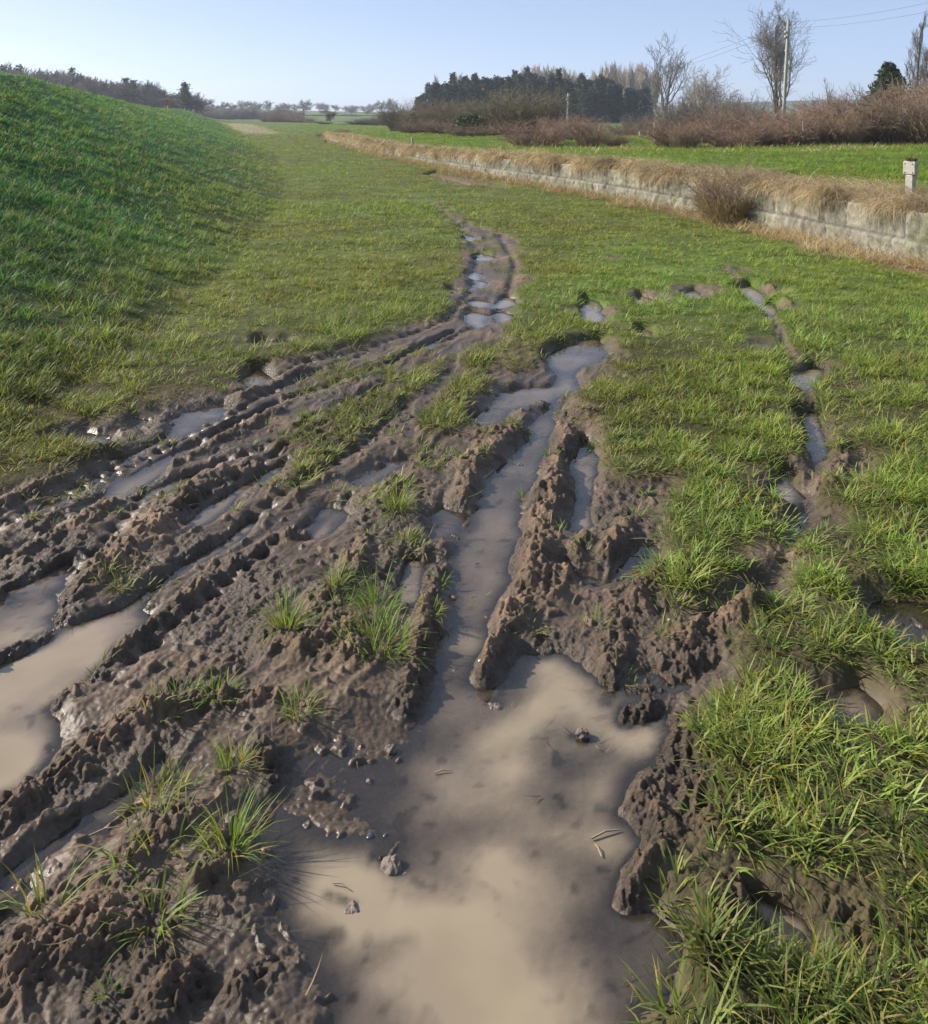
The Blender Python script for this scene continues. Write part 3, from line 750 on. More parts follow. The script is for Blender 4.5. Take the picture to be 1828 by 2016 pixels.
# single tufts standing alone in the mud
def tuft_mesh(seed, n, L, spread, yellow=.2, tint=(.19, .28, .055), W=.0045):
    q = np.random.RandomState(seed)
    a = q.rand(n) * 2 * np.pi; r = np.sqrt(q.rand(n)) * spread
    P = np.stack([r * np.cos(a), r * np.sin(a), np.full(n, -.008)], 1)
    col = np.array(tint) * (.7 + .6 * q.rand(n))[:, None]
    ct = col * 1.25
    yk = (q.rand(n) < yellow)[:, None]
    ct = np.where(yk, np.array([.38, .29, .07]), ct)
    mk = q.rand(n)[:, None]
    col = col * (.35 + .5 * mk) + np.array([.09, .065, .035]) * (.8 - .6 * mk)
    col = np.where(yk & (q.rand(n) < .5)[:, None], np.array([.34, .24, .06]), col)
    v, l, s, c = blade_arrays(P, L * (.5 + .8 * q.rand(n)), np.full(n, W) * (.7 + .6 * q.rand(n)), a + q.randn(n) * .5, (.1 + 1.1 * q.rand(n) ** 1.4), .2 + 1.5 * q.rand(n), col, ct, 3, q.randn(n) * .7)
    return new_mesh('grass_tuft', v, l, s, GRASS_M, cols=c)
TUFTS = [
    (565, 1235, 90, .15, .030, .25, 'yellow green grass tuft on the mud ridge left of the bushy tuft by the channel'),
    (740, 1265, 170, .15, .075, .12, 'largest bushy green tuft on the mud bank left of the central channel'),
    (745, 1190, 80, .14, .05, .05, 'dark green tuft just behind the largest bushy tuft'),
    (850, 1205, 60, .06, .03, .35, 'small bright tuft at the very edge of the central water channel'),
    (663, 1160, 50, .10, .03, .25, 'thin upright tuft on the mud behind the largest bushy tuft'),
    (865, 1140, 22, .06, .02, .3, 'tiny yellowish tuft above the small bright one beside the channel'),
    (452, 1655, 100, .14, .028, .3, 'lone spiky green tuft on the mud at the left edge of the big puddle'),
    (463, 1500, 60, .10, .028, .4, 'pale straw tipped tuft on the mud above the lone spiky tuft'),
    (322, 1665, 36, .10, .07, .15, 'loose dark tuft of broad blades flopped on the mud at lower left'),
    (300, 1800, 50, .10, .045, .3, 'scattered tuft with bent blades on the lumpy mud near the bottom left'),
    (90, 1800, 18, .16, .03, .2, 'sparse tuft with one broad leaf at the left edge near the bottom'),
    (240, 1700, 16, .11, .02, .35, 'wispy tuft with tall thin blades left of the flopped dark tuft'),
    (300, 1560, 50, .10, .06, .45, 'orange and green tuft on the ridge beside the left pool'),
    (590, 1390, 60, .08, .03, .3, 'dull tuft hanging on the mud edge above the big puddle'),
    (430, 1370, 40, .07, .04, .2, 'short tuft on the mud hummock right of the left pool'),
    (350, 1370, 46, .07, .05, .2, 'low flattened tuft on the hummock nearest the left pool'),
    (1170, 1230, 26, .10, .04, .3, 'bent pale tuft on the mud shelf right of the central ridge'),
    (1305, 1245, 30, .09, .03, .35, 'thin tuft rising from the dark hollow beside the crumbly ridge'),
    (1085, 890, 40, .06, .03, .3, 'small tuft crowning the far end of the central mud ridge'),
    (1035, 960, 16, .07, .02, .1, 'few dark blades standing in the water of the central channel'),
    (780, 1000, 90, .14, .035, .2, 'tall bright tuft between the left ruts and the central channel'),
    (940, 1150, 14, .06, .02, .4, 'drowned straw coloured tuft at the right side of the channel'),
    (215, 1950, 12, .05, .012, .0, 'tiny green sprout on the mud at the bottom left'),
    (1165, 870, 26, .08, .02, .3, 'straw tuft at the edge of the narrow flooded rut'),
]
for k, (u, v, n, L, sp, ye, lab) in enumerate(TUFTS):
    x, y = gxy(u, v, .04)
    zz = float(terrain(np.array([x]), np.array([y]))[0][0])
    obj('grass_tuft', tuft_mesh(100 + k, int(n * 1.2), L * .84, sp * 1.2, ye), loc=(x, y, max(zz, -.01)), label=lab, category='grass tuft')

# flattened stems and torn blades lying on the mud and floating on the puddles
q = np.random.RandomState(31); n = 22000
y = np.sqrt(q.rand(n) * (7.5 ** 2 - 1.4 ** 2) + 1.4 ** 2); x = (q.rand(n) * 1900 - 60 - CX) / F * y
z, mud, turb, rg, t, s = terrain(x, y)
kp = (q.rand(n) < np.where(mud > .3, .28 * np.clip(.25 + .9 * perlin(x * 2.1, y * 2.1, 67) - .25 * turb, .02, 1), .9)) & (z > -.03) & (t < .2)
x, y, z = x[kp], y[kp], z[kp]; n = len(x)
c = np.array([[.34, .27, .14], [.20, .15, .09], [.12, .16, .05], [.26, .20, .12], [.09, .07, .05]])[q.randint(0, 5, n)] * (.6 + .6 * q.rand(n))[:, None]
v, l, sz, c = blade_arrays(np.stack([x, y, np.maximum(z, 0) + .004], 1), .02 + .07 * q.rand(n) ** 1.6, .0016 + .0026 * q.rand(n), q.rand(n) * 6.28, 1.25 + .25 * q.rand(n), q.randn(n) * .35, c, c, 3, q.randn(n) * .4)
obj('grass_litter', new_mesh('grass_litter', v, l, sz, STRAW_M, cols=c), kind='stuff', label='torn straw coloured stems and blades lying on the mud', category='litter')

# ------------------------------------------------------------------ stone edge of the old basin, with dead grass over it
def stone_material():
    t = NT('old_stone')
    geo = t.n('ShaderNodeNewGeometry'); pos = geo.outputs['Position']
    a = t.n('ShaderNodeAttribute', attribute_name='col').outputs['Color']
    f = t.noise(pos, 7, 6, .65); g = t.noise(pos, 40, 5, .7)
    c = t.mix(1.0, a, t.ramp(f, [(.3, (.55, .55, .5)), (.62, (1.15, 1.12, 1.05))]), 'MULTIPLY')
    c = t.mix(t.maprange(t.noise(pos, 3.1, 4), .52, .66, 0, .75), c, (.10, .115, .05))
    c = t.mix(t.maprange(g, .58, .72, 0, .6), c, (.62, .60, .54))
    d = t.n('ShaderNodeBsdfPrincipled'); d.inputs['Roughness'].default_value = .9; t.l(c, d.inputs['Base Color'])
    b = t.n('ShaderNodeBump'); b.inputs['Distance'].default_value = .02; b.inputs['Strength'].default_value = .8
    t.l(t.math('ADD', f, g), b.inputs['Height']); t.l(b.outputs[0], d.inputs['Normal']); t.l(d.outputs[0], t.out.inputs[0])
    return t.m
pathY = np.concatenate([np.arange(5.0, 32, .025), np.arange(32, WALL_END, .06)])
pathX = wall_x(pathY)
ds = np.hypot(np.gradient(pathX), np.gradient(pathY)); S = np.cumsum(ds)
tx, ty = np.gradient(pathX) / ds, np.gradient(pathY) / ds
nx, ny = -ty, tx                       # towards the field (left)
vz = np.concatenate([np.linspace(-.15, WALL_H + .02, 30)])
SS, ZZ = np.meshgrid(S, vz, indexing='ij')
course = np.where(ZZ < .33, 0, 1)
edge_z = np.minimum(np.abs(ZZ - .33), np.minimum(np.abs(ZZ + .2), np.abs(ZZ - WALL_H - .02) + .02))
def stones(SS, course):
    ln = np.where(course == 0, .46, .52)
    q = SS / ln + course * .37 + .25 * perlin(SS * .8, course * 7.0 + .5, 71)
    k = np.floor(q); f = q - k
    return k, np.minimum(f, 1 - f) * ln
kk, ex = stones(SS, course)
kk2 = kk.astype(np.int32)
hsh = JX[_h(kk2, course.astype(np.int32), 3)]
edge = np.minimum(ex, edge_z)
bul = sstep(.0, .025, edge) * (.03 + .03 * hsh) + .028 * perlin(SS * 9, ZZ * 9, 72) + .012 * perlin(SS * 25, ZZ * 25, 73)
bul = bul + np.where(course == 0, .035, 0.0) + .05 * perlin(SS * .35, ZZ * 0, 74)
PX = pathX[:, None] + nx[:, None] * bul; PY = pathY[:, None] + ny[:, None] * bul
front = np.stack([PX, PY, np.where(ZZ > 0, ZZ * (wall_h(pathY) / WALL_H)[:, None], ZZ)], -1)
back = front[:, -1, :] + np.stack([-nx * .4, -ny * .4, np.zeros(len(nx))], -1) + 0
back[:, 2] = wall_h(pathY)
allv = np.concatenate([front, back[:, None, :]], axis=1)
na, nb_ = allv.shape[:2]
ii = np.arange(na * nb_).reshape(na, nb_)
sq = np.stack([ii[:-1, :-1], ii[:-1, 1:], ii[1:, 1:], ii[1:, :-1]], -1).reshape(-1, 4)
sc_ = np.array([.215, .205, .17])[None, None, :] * (.75 + .5 * hsh[..., None]) * (.45 + .55 * sstep(.0, .02, edge))[..., None]
damp = sstep(9.8, 9.0, 0 * SS + pathY[:, None] + 0)[..., None] * np.where(course == 0, .6, .15)[..., None]
sc_ = sc_ * (1 - damp)
sc_ = np.concatenate([sc_, sc_[:, -1:, :] * .6], 1)
wme = new_mesh('stone_wall', allv.reshape(-1, 3), sq, np.full(len(sq), 4), stone_material(), cols=sc_.reshape(-1, 3), smooth=True)
obj('stone_wall', wme, label='low pale stone edging wall of big blocks under hanging dead grass', category='wall')

rs = np.random.RandomState(23)
def straw_cols(n, q):
    base = np.array([[.58, .46, .29], [.48, .35, .21], [.37, .26, .15], [.68, .56, .38]])
    return base[q.randint(0, 4, n)] * (.75 + .45 * q.rand(n))[:, None]
parts = []
for Y0, Y1, per_m, wd in ((6.5, 12, 5200, .0045), (12, 20, 3200, .007), (20, 34, 1700, .012), (34, WALL_END + 1, 800, .022)):
    n = int(per_m * (Y1 - Y0))
    y = Y0 + rs.rand(n) * (Y1 - Y0)
    wx = wall_x(y); sl = (wall_x(y + .1) - wall_x(y - .1)) / .2
    ln = np.hypot(1, sl); nxx, nyy = -1 / ln, sl / ln
    naz = np.arctan2(nyy, nxx)
    clump = perlin(y * 1.7, y * 0 + 3.3, 81) + .6 * perlin(y * 5, y * 0, 82)
    hang = rs.rand(n) < .50
    dist = np.where(hang, -.06 + .30 * rs.rand(n) ** 1.3, .05 + 1.75 * rs.rand(n) ** .9)
    mound = .05 + .10 * np.clip(perlin((wx + dist) * 1.9, y * 1.9, 83) + .35, 0, 1)
    px = wx - nxx * dist; py = y - nyy * dist
    pz = wall_h(y) + mound * sstep(-.1, .15, dist) + .05 * rs.rand(n)
    L = np.where(hang, (.12 + .30 * rs.rand(n)) * (1 + .9 * clump), .18 + .28 * rs.rand(n))
    az = np.where(hang, naz + rs.randn(n) * 1.15, naz + rs.randn(n) * 1.2)
    lean = np.where(hang, .6 + .9 * rs.rand(n), 1.1 + .5 * rs.rand(n))
    curve = np.where(hang, .9 + 1.5 * rs.rand(n), .2 + .9 * rs.rand(n))
    c = straw_cols(n, rs)
    c = c * np.clip(.8 + .5 * perlin(px * 2.3, py * 2.3, 84), .45, 1.25)[:, None]
    kp = rs.rand(n) < np.where(hang, np.clip(.60 + 1.1 * clump, .05, 1), np.clip(1.25 - .55 * dist + .5 * perlin(px * .8, py * .8, 85), 0, 1))
    parts.append(blade_arrays(np.stack([px, py, pz], 1)[kp], np.maximum(L, .1)[kp], np.full(n, wd)[kp] * (.7 + .6 * rs.rand(kp.sum())), az[kp], lean[kp], curve[kp], c[kp], (c * 1.1)[kp], 4 if Y0 < 20 else 3, rs.randn(kp.sum()) * .6))
    # straw at the foot of the wall
    n = int(per_m * .28 * (Y1 - Y0))
    y = Y0 + rs.rand(n) * (Y1 - Y0); wx = wall_x(y)
    dist = .02 + .55 * rs.rand(n) ** 1.6 * np.clip(.7 + .9 * perlin(y * .9, y * 0, 86), .2, 1.4)
    px = wx - .06 - dist; py = y
    pz = terrain(px, py)[0]
    pz = pz + .12 * np.clip(perlin(px * 2.2, py * 2.2, 87) + .1, 0, 1) * rs.rand(n)
    c = straw_cols(n, rs) * np.where(y < 14, .95, .8)[:, None]
    az = rs.rand(n) * 2 * np.pi
    parts.append(blade_arrays(np.stack([px, py, pz], 1), .12 + .2 * rs.rand(n), np.full(n, wd) * .9, az, .4 + .9 * rs.rand(n), .3 + .9 * rs.rand(n), c, c * 1.1, 3, rs.randn(n) * .6))
v, l, sz, c = join_arrays(parts)
obj('dead_grass', new_mesh('dead_grass', v, l, sz, STRAW_M, cols=c), kind='stuff', label='matted straw coloured dead grass draped over the stone edge', category='dead grass')

# rough yellow grass along the foot of the hedge
parts = []
n = 24000
u = 960 + rs.rand(n) * 1000; D = 24 + 9 * rs.rand(n) + 10 * sstep(1150, 980, u)
x = (u - CX) * D / F; y = D
z, _, _, _, t, s = terrain(x, y)
pt = perlin(x * .5, y * .5, 91)
kp = (s > 2.2) & (rs.rand(n) < np.clip(-.05 + 1.3 * pt + .4 * sstep(27, 32, y), 0, 1))
x, y, z, pt = x[kp], y[kp], z[kp], pt[kp]; n = len(x)
dead = rs.rand(n) < .42 + .5 * perlin(x * .7, y * .7, 92)
c = np.where(dead[:, None], straw_cols(n, rs), np.array([.20, .26, .05]) * (.7 + .6 * rs.rand(n))[:, None])
parts.append(blade_arrays(np.stack([x, y, z], 1), .10 + .20 * rs.rand(n), np.full(n, .016), rs.rand(n) * 6.28, .35 + .9 * rs.rand(n), .2 + 1.3 * rs.rand(n), c, c * 1.1, 3, rs.randn(n)))
v, l, sz, c = join_arrays(parts)
obj('rough_grass', new_mesh('rough_grass', v, l, sz, STRAW_M, cols=c), kind='stuff', label='long rough yellow grass along the foot of the hedge', category='grass')

# ------------------------------------------------------------------ woody plants
def tubes(segs, sides=3):
    """segs: rows p0(3) p1(3) r0 r1"""
    A = np.array(segs, float)
    p0, p1, r0, r1 = A[:, :3], A[:, 3:6], A[:, 6], A[:, 7]
    d = p1 - p0; d /= np.linalg.norm(d, axis=1)[:, None] + 1e-9
    ref = np.where(np.abs(d[:, 2:3]) > .9, np.array([[1., 0, 0]]), np.array([[0, 0, 1.]]))
    a = np.cross(d, ref); a /= np.linalg.norm(a, axis=1)[:, None] + 1e-9
    b = np.cross(d, a)
    V = []
    for p, r in ((p0, r0), (p1, r1)):
        for k in range(sides):
            th = 2 * math.pi * k / sides
            V.append(p + (a * math.cos(th) + b * math.sin(th)) * r[:, None])
    verts = np.stack(V, 1).reshape(-1, 3)
    base = (np.arange(len(A)) * 2 * sides)[:, None]
    pat = []
    for k in range(sides):
        k2 = (k + 1) % sides
        pat += [k, k2, sides + k2, sides + k]
    return verts, (base + np.array(pat)).ravel(), np.full(len(A) * sides, 4)

def tube_mesh(name, segs, mat, sides=3):
    v, l, s = tubes(segs, sides)
    return new_mesh(name, v, l, s, mat, smooth=True)

def nrm(v):
    l = math.sqrt(v[0] ** 2 + v[1] ** 2 + v[2] ** 2) or 1
    return (v[0] / l, v[1] / l, v[2] / l)

def grow_tree(seed, H, r0, levels=4, fork=.25, spread=.8, up=.12, wob=.18, kids=(9, 6, 5, 4), ratio=(.55, .5, .45, .5), rmin=.012, lean=(0, 0), taper=.8, trunk_frac=.95, low_long=1.0):
    g = random.Random(seed)
    trunk, br = [], []
    def branch(p, d, L, r, lev):
        n = max(3, [10, 6, 5, 3, 2][lev])
        st = L / n
        nk = kids[lev] if lev < len(kids) else 0
        spots = []
        if lev < levels:
            lo = fork if lev == 0 else .2
            spots = sorted(lo + (1 - lo) * (k + g.random()) / nk for k in range(nk))
        for i in range(n):
            f0, f1 = i / n, (i + 1) / n
            w = wob * (.35 if lev == 0 else 1)
            d = nrm((d[0] + g.gauss(0, w), d[1] + g.gauss(0, w), d[2] + g.gauss(0, w * .6) + (up if lev else .05)))
            q = (p[0] + d[0] * st, p[1] + d[1] * st, p[2] + d[2] * st)
            ra = max(rmin * .8, r * (1 - taper * f0)); rb = max(rmin * .7, r * (1 - taper * f1))
            (trunk if lev == 0 else br).append(p + q + (ra, rb))
            for f in spots:
                if f0 <= f < f1:
                    a = g.random() * 2 * math.pi
                    sp = spread * (.7 + .6 * g.random())
                    ref = (1, 0, 0) if abs(d[2]) > .8 else (0, 0, 1)
                    s1 = nrm((d[1] * ref[2] - d[2] * ref[1], d[2] * ref[0] - d[0] * ref[2], d[0] * ref[1] - d[1] * ref[0]))
                    s2 = (d[1] * s1[2] - d[2] * s1[1], d[2] * s1[0] - d[0] * s1[2], d[0] * s1[1] - d[1] * s1[0])
                    dd = nrm(tuple(d[k] * math.cos(sp) + (s1[k] * math.cos(a) + s2[k] * math.sin(a)) * math.sin(sp) for k in range(3)))
                    fl = (f - f0) * n
                    pp = tuple(p[k] + (q[k] - p[k]) * fl for k in range(3))
                    LL = L * ratio[min(lev, len(ratio) - 1)] * (.7 + .6 * g.random())
                    if lev == 0:
                        LL *= (1 - low_long * (f - fork) / (1 - fork) * .75) if low_long > 0 else 1
                    branch(pp, dd, LL, max(rmin, (ra * (1 - taper * f) * 0 + ra) * .55), lev + 1)
            p = q
    branch((0, 0, -.2), nrm((lean[0], lean[1], 1)), H * trunk_frac, r0, 0)
    # fit the height exactly
    top = max(s[5] for s in trunk + br)
    k = H / top
    sc = lambda S: [tuple(c * k for c in s[:6]) + s[6:] for s in S]
    return sc(trunk), sc(br)

def tree_proto(name, label, cat, seed, mat_t, mat_c, group=None, **kw):
    tr, br = grow_tree(seed, **kw)
    t = thing(name, label, cat, group=group)
    obj('trunk', tube_mesh('trunk', tr, mat_t, 6), t)
    obj('crown', tube_mesh('crown', br, mat_c, 3), t)
    return t

def gz(x, y): return float(terrain(np.array([x]), np.array([y]))[0][0])
def at(u, D, dz=0.0):
    x = (u - CX) * D / F
    return (x, D, gz(x, D) + dz)
def top_h(u, D, vtop):
    x, y, z = at(u, D)
    return EYE + (HY - vtop) * D / F - z

used = set()
def place(proto, loc, rz, scale, label=None, group=None):
    if proto.name not in used:
        used.add(proto.name)
        proto.location = loc; proto.rotation_euler = (0, 0, rz); proto.scale = scale
        if label: proto['label'] = label
        if group: proto['group'] = group
        return proto
    return dup(proto, loc, rz, scale, label, group)

rg_ = random.Random(5)
# --- the big bare trees beyond the hedge
def hero(u, D, vtop, label, seed, mats=(BARK_GREY, TWIG_GREY), rz=0.0, **kw):
    loc = at(u, D)
    H = top_h(u, D, vtop)
    t = tree_proto('bare_tree', label, 'tree', seed, mats[0], mats[1], H=H, **kw)
    t.location = loc; t.rotation_euler = (0, 0, rz)
    return t
hero(1537, 88, 2, 'tallest leafless tree with an oval crown standing behind the near utility pole', 3, (BARK_DARK, TWIG_GREY), r0=.26, levels=4, fork=.18, spread=.85, up=.17, kids=(18, 8, 6, 4), ratio=(.52, .5, .48, .5), rmin=.013, wob=.16)
hero(1308, 100, 57, 'leafless tree with a forked sparse crown rising above the right end of the pine plantation', 8, (BARK_GREY, TWIG_GREY), r0=.30, levels=4, fork=.3, spread=.72, up=.20, kids=(10, 6, 5, 4), ratio=(.60, .5, .5, .5), rmin=.016, wob=.2, low_long=.5)
hero(1380, 95, 122, 'pale rounded leafless tree right of the forked one, with several crooked trunks', 15, (BARK_GREY, TWIG_PALE), r0=.22, levels=4, fork=.15, spread=.7, up=.10, kids=(13, 8, 6, 4), ratio=(.75, .5, .5, .5), rmin=.016, wob=.24, low_long=.35)
hero(1352, 98, 150, 'small pale leafless tree between the forked tree and the rounded one', 16, (BARK_GREY, TWIG_PALE), r0=.14, levels=3, fork=.2, spread=.7, kids=(11, 7, 5), ratio=(.6, .5, .5), rmin=.016, wob=.2)
hero(1435, 84, 160, 'low spreading leafless tree just left of the tallest tree', 21, (BARK_DARK, TWIG_GREY), r0=.14, levels=4, fork=.3, spread=.95, up=.04, kids=(9, 7, 6, 3), ratio=(.75, .55, .5, .5), rmin=.014, wob=.25, low_long=.2)
hero(1800, 92, 20, 'narrow upright leafless tree near the right edge behind the dark evergreen', 27, (BARK_DARK, TWIG_GREY), r0=.17, levels=4, fork=.2, spread=.48, up=.24, kids=(16, 7, 5, 3), ratio=(.34, .45, .5, .5), rmin=.013, wob=.12)
hero(1842, 84, 85, 'leafless tree cut off by the right edge of the picture', 33, (BARK_DARK, TWIG_GREY), r0=.15, levels=4, fork=.2, spread=.6, up=.2, kids=(13, 7, 5, 3), ratio=(.4, .45, .5, .5), rmin=.013, wob=.12)
for k, (u, vt, lab) in enumerate(((1612, 178, 'thin leafless sapling in the hedge right of the utility pole'), (1640, 150, 'tallest leafless sapling of the hedge, midway between pole and evergreen'),
                                  (1668, 172, 'leafless sapling in the hedge right of the tallest sapling'), (1700, 160, 'wispy leafless sapling in the hedge left of the dark evergreen'))):
    D = 46
    t = tree_proto('sapling', lab, 'sapling', 40 + k, TWIG_GREY, TWIG_GREY, 'saplings in the hedge', H=top_h(u, D, vt), r0=.035, levels=2, fork=.35, spread=.6, up=.25, kids=(9, 5), ratio=(.4, .5), rmin=.007, wob=.2)
    t.location = at(u, D)

# --- bushes
def bush_segs(seed, Rr, H, stems=90, r=.009, droop=.16, twigs=5, upright=.5):
    g = random.Random(seed); out = []
    for k in range(stems):
        a = g.random() * 6.283; rr = Rr * .45 * math.sqrt(g.random())
        p = (rr * math.cos(a), rr * math.sin(a), -.05)
        a2 = a + g.gauss(0, .6)
        o = (1 - upright) * (.4 + 1.1 * g.random())
        d = nrm((math.cos(a2) * o, math.sin(a2) * o, .75 + .5 * g.random()))
        L = H * (.6 + .65 * g.random()) * 1.15
        n = 6
        for i in range(n):
            st = L / n
            q = (p[0] + d[0] * st, p[1] + d[1] * st, max(.0, p[2] + d[2] * st))
            ra = r * (1.3 - i / n); rb = r * (1.3 - (i + 1) / n)
            out.append(p + q + (ra, rb))
            if i >= 1:
                for _ in range(twigs if i > 2 else max(1, twigs // 2)):
                    if g.random() < .6:
                        b = nrm((d[0] + g.gauss(0, .8), d[1] + g.gauss(0, .8), d[2] + g.gauss(0, .6)))
                        l2 = L * (.08 + .16 * g.random())
                        f = g.random()
                        pp = tuple(p[c] + (q[c] - p[c]) * f for c in range(3))
                        mid = tuple(pp[c] + b[c] * l2 * .5 for c in range(3))
                        b2 = nrm((b[0] + g.gauss(0, .4), b[1] + g.gauss(0, .4), b[2] + g.gauss(0, .4) - .1))
                        en = tuple(mid[c] + b2[c] * l2 * .5 for c in range(3))
                        out.append(pp + mid + (r * .55, r * .45)); out.append(mid + en + (r * .45, r * .3))
            p = q
            d = nrm((d[0] + g.gauss(0, .16), d[1] + g.gauss(0, .16), d[2] - droop * (i / n) + g.gauss(0, .12)))
    return out

def leaf_cloud(seed, pts, size, col, per=3):
    """small leaf faces around the given points"""
    q = np.random.RandomState(seed)
    P = np.repeat(np.array(pts), per, 0)
    n = len(P)
    P = P + q.randn(n, 3) * size * .8
    a = q.randn(n, 3); a /= np.linalg.norm(a, axis=1)[:, None]
    b = np.cross(a, q.randn(n, 3)); b /= np.linalg.norm(b, axis=1)[:, None] + 1e-9
    s = size * (.6 + .8 * q.rand(n))[:, None]
    V = np.stack([P - a * s, P + b * s * .5, P + a * s, P - b * s * .5], 1).reshape(-1, 3)
    c = np.array(col) * (.55 + .9 * q.rand(n))[:, None]
    return V, np.arange(4 * n), np.full(n, 4), np.repeat(c, 4, 0)

BUSH = {}
def bush_proto(key, seed, mat, stems, r, **kw):
    me = tube_mesh('branches', bush_segs(seed, 1.0, 1.0, stems=stems, r=r, **kw), mat)
    BUSH[key] = me
for k in range(3):
    bush_proto('red%d' % k, 60 + k, TWIG_RED, 170, .0090, upright=.35, droop=.26, twigs=5)
    bush_proto('tan%d' % k, 70 + k, TWIG_TAN, 230, .0085, upright=.45, droop=.22, twigs=5)
    bush_proto('olive%d' % k, 80 + k, TWIG_OLIVE, 260, .0075, upright=.5, droop=.16, twigs=7)
    bush_proto('grey%d' % k, 90 + k, TWIG_GREY, 280, .0075, upright=.55, droop=.12, twigs=6)
def bush(kind, u, D, vtop, wpx, label, group='bushes of the hedge behind the meadow', vbase=None, name='bare_bush'):
    x, y, z = at(u, D)
    H = EYE + (HY - vtop) * D / F - z
    W = wpx * D / F
    key = kind + str(rg_.randrange(3))
    rz = rg_.random() * 6.28
    sx = W / 1.75
    o = thing(name, label, 'bush', (x, y, z), rz, group, (sx, sx, H * .92))
    obj('branches', BUSH[key], o)
    return o
RB = 'reddish brown leafless bush in the tangled hedge behind the sunlit meadow'
TB = 'tan brown leafless bush at the right end of the hedge behind the meadow'
GB = 'grey brown leafless thicket in front of the pine plantation'
for u, D, vt, w in ((1055, 37, 246, 130), (1112, 45, 240, 110), (1232, 58, 246, 90), (1325, 32, 232, 130), (1400, 36, 224, 110), (1450, 30, 232, 130), (1478, 36, 212, 140), (1540, 31, 222, 150), (1570, 36, 202, 160), (1612, 31, 214, 150), (1640, 38, 190, 160)):
    bush('red', u, D, vt + rg_.gauss(0, 9), w * (.7 + .5 * rg_.random()), RB)
bush('red', 1160, 35, 232, 74, 'small upright reddish bush standing alone right of the far utility pole', group=None)
for u, D, vt, w in ((1085, 40, 250, 60), (1210, 34, 262, 60), (1350, 30, 246, 70), (1420, 33, 218, 60), (1500, 30, 244, 70), (1590, 30, 236, 60), (1630, 32, 205, 60), (1665, 30, 230, 80)):
    bush('tan', u, D, vt, w, 'pale brown leafless bush mixed into the reddish hedge behind the meadow')
for u, D, vt, w in ((1690, 32, 205, 160), (1715, 38, 194, 170), (1765, 31, 192, 160), (1810, 36, 172, 150), (1850, 30, 180, 180), (1900, 34, 165, 200)):
    bush('tan', u, D, vt, w, TB)
bush('red', 1832, 33, 172, 130, 'dark red brown bush at the right edge of the picture above the meadow', group=None)
for u, D, vt, w in ((790, 95, 214, 80), (832, 84, 206, 100), (868, 76, 212, 110), (905, 72, 205, 110), (880, 66, 238, 110), (940, 66, 215, 100), (975, 60, 205, 120), (1000, 58, 215, 120), (930, 56, 246, 120), (820, 72, 240, 90)):
    bush('olive' if (u + D) % 2 else 'tan', u, D, vt, w, GB, 'thicket in front of the pines')
bush('olive', 1032, 58, 184, 150, 'large olive grey leafless tree bush in front of the pines, left of the far pole', group=None)
for u, D, vt, w in ((1335, 80, 205, 100), (1405, 78, 198, 110), (1465, 74, 206, 100), (1255, 86, 232, 60)):
    bush('grey', u, D, vt, w, 'grey twiggy bush at the feet of the leafless trees beyond the hedge', 'bushes under the leafless trees')
# ivy covered bush
for u, D, vt, w, lab in ((930, 58, 228, 80, 'evergreen ivy covered bush in the middle of the thicket'), (822, 80, 222, 44, 'darker ivy covered bush at the left part of the thicket')):
    x, y, z = at(u, D); H = EYE + (HY - vt) * D / F - z; W = w * D / F
    o = thing('ivy_bush', lab, 'bush', (x, y, z))
    g = random.Random(int(u)); pts = []
    for _ in range(900):
        a = g.random() * 6.28; rr = W * .5 * g.random() ** .4; zz = g.random()
        rr *= math.sqrt(max(0, 1 - (abs(zz - .45) / .6) ** 2)) * (.8 + .35 * math.sin(a * 3 + zz * 5))
        pts.append((rr * math.cos(a), rr * math.sin(a), zz * H))
    v, l, s_, c = leaf_cloud(int(u), pts, .08, (.06, .085, .028), 5)
    obj('foliage', new_mesh('foliage', v, l, s_, NEEDLE_M, cols=c), o)
    obj('stem', tube_mesh('stem', [(0, 0, -.1, .05, .05, H * .5, .09, .06), (0, 0, -.1, -.3, .1, H * .45, .07, .05), (0, 0, 0, .25, -.1, H * .45, .07, .05)], BARK_DARK, 5), o)

# bush in front of the stone wall
x, y = gxy(1432, 452); 
o = thing('bare_bush', 'brown leafless bush growing at the foot of the stone wall and overhanging it', 'bush', (x + .05, y + .1, gz(x, y)), .7)
ss = bush_segs(301, .42, .78, stems=190, r=.0042, upright=.42, droop=.3, twigs=5)
obj('branches', tube_mesh('branches', ss, TWIG_TAN), o)
q = np.random.RandomState(9); n = 2600
a = q.rand(n) * 6.28; r_ = .40 * np.sqrt(q.rand(n))
cc = straw_cols(n, q) * .75
v, l, s_, c = blade_arrays(np.stack([r_ * np.cos(a), r_ * np.sin(a), .02 + .25 * q.rand(n)], 1), .15 + .3 * q.rand(n), np.full(n, .006), a + q.randn(n) * .6, .1 + .6 * q.rand(n), .4 + 1.4 * q.rand(n), cc, cc * 1.1, 3, q.randn(n))
obj('dead_stalks', new_mesh('dead_stalks', v, l, s_, STRAW_M, cols=c), o)

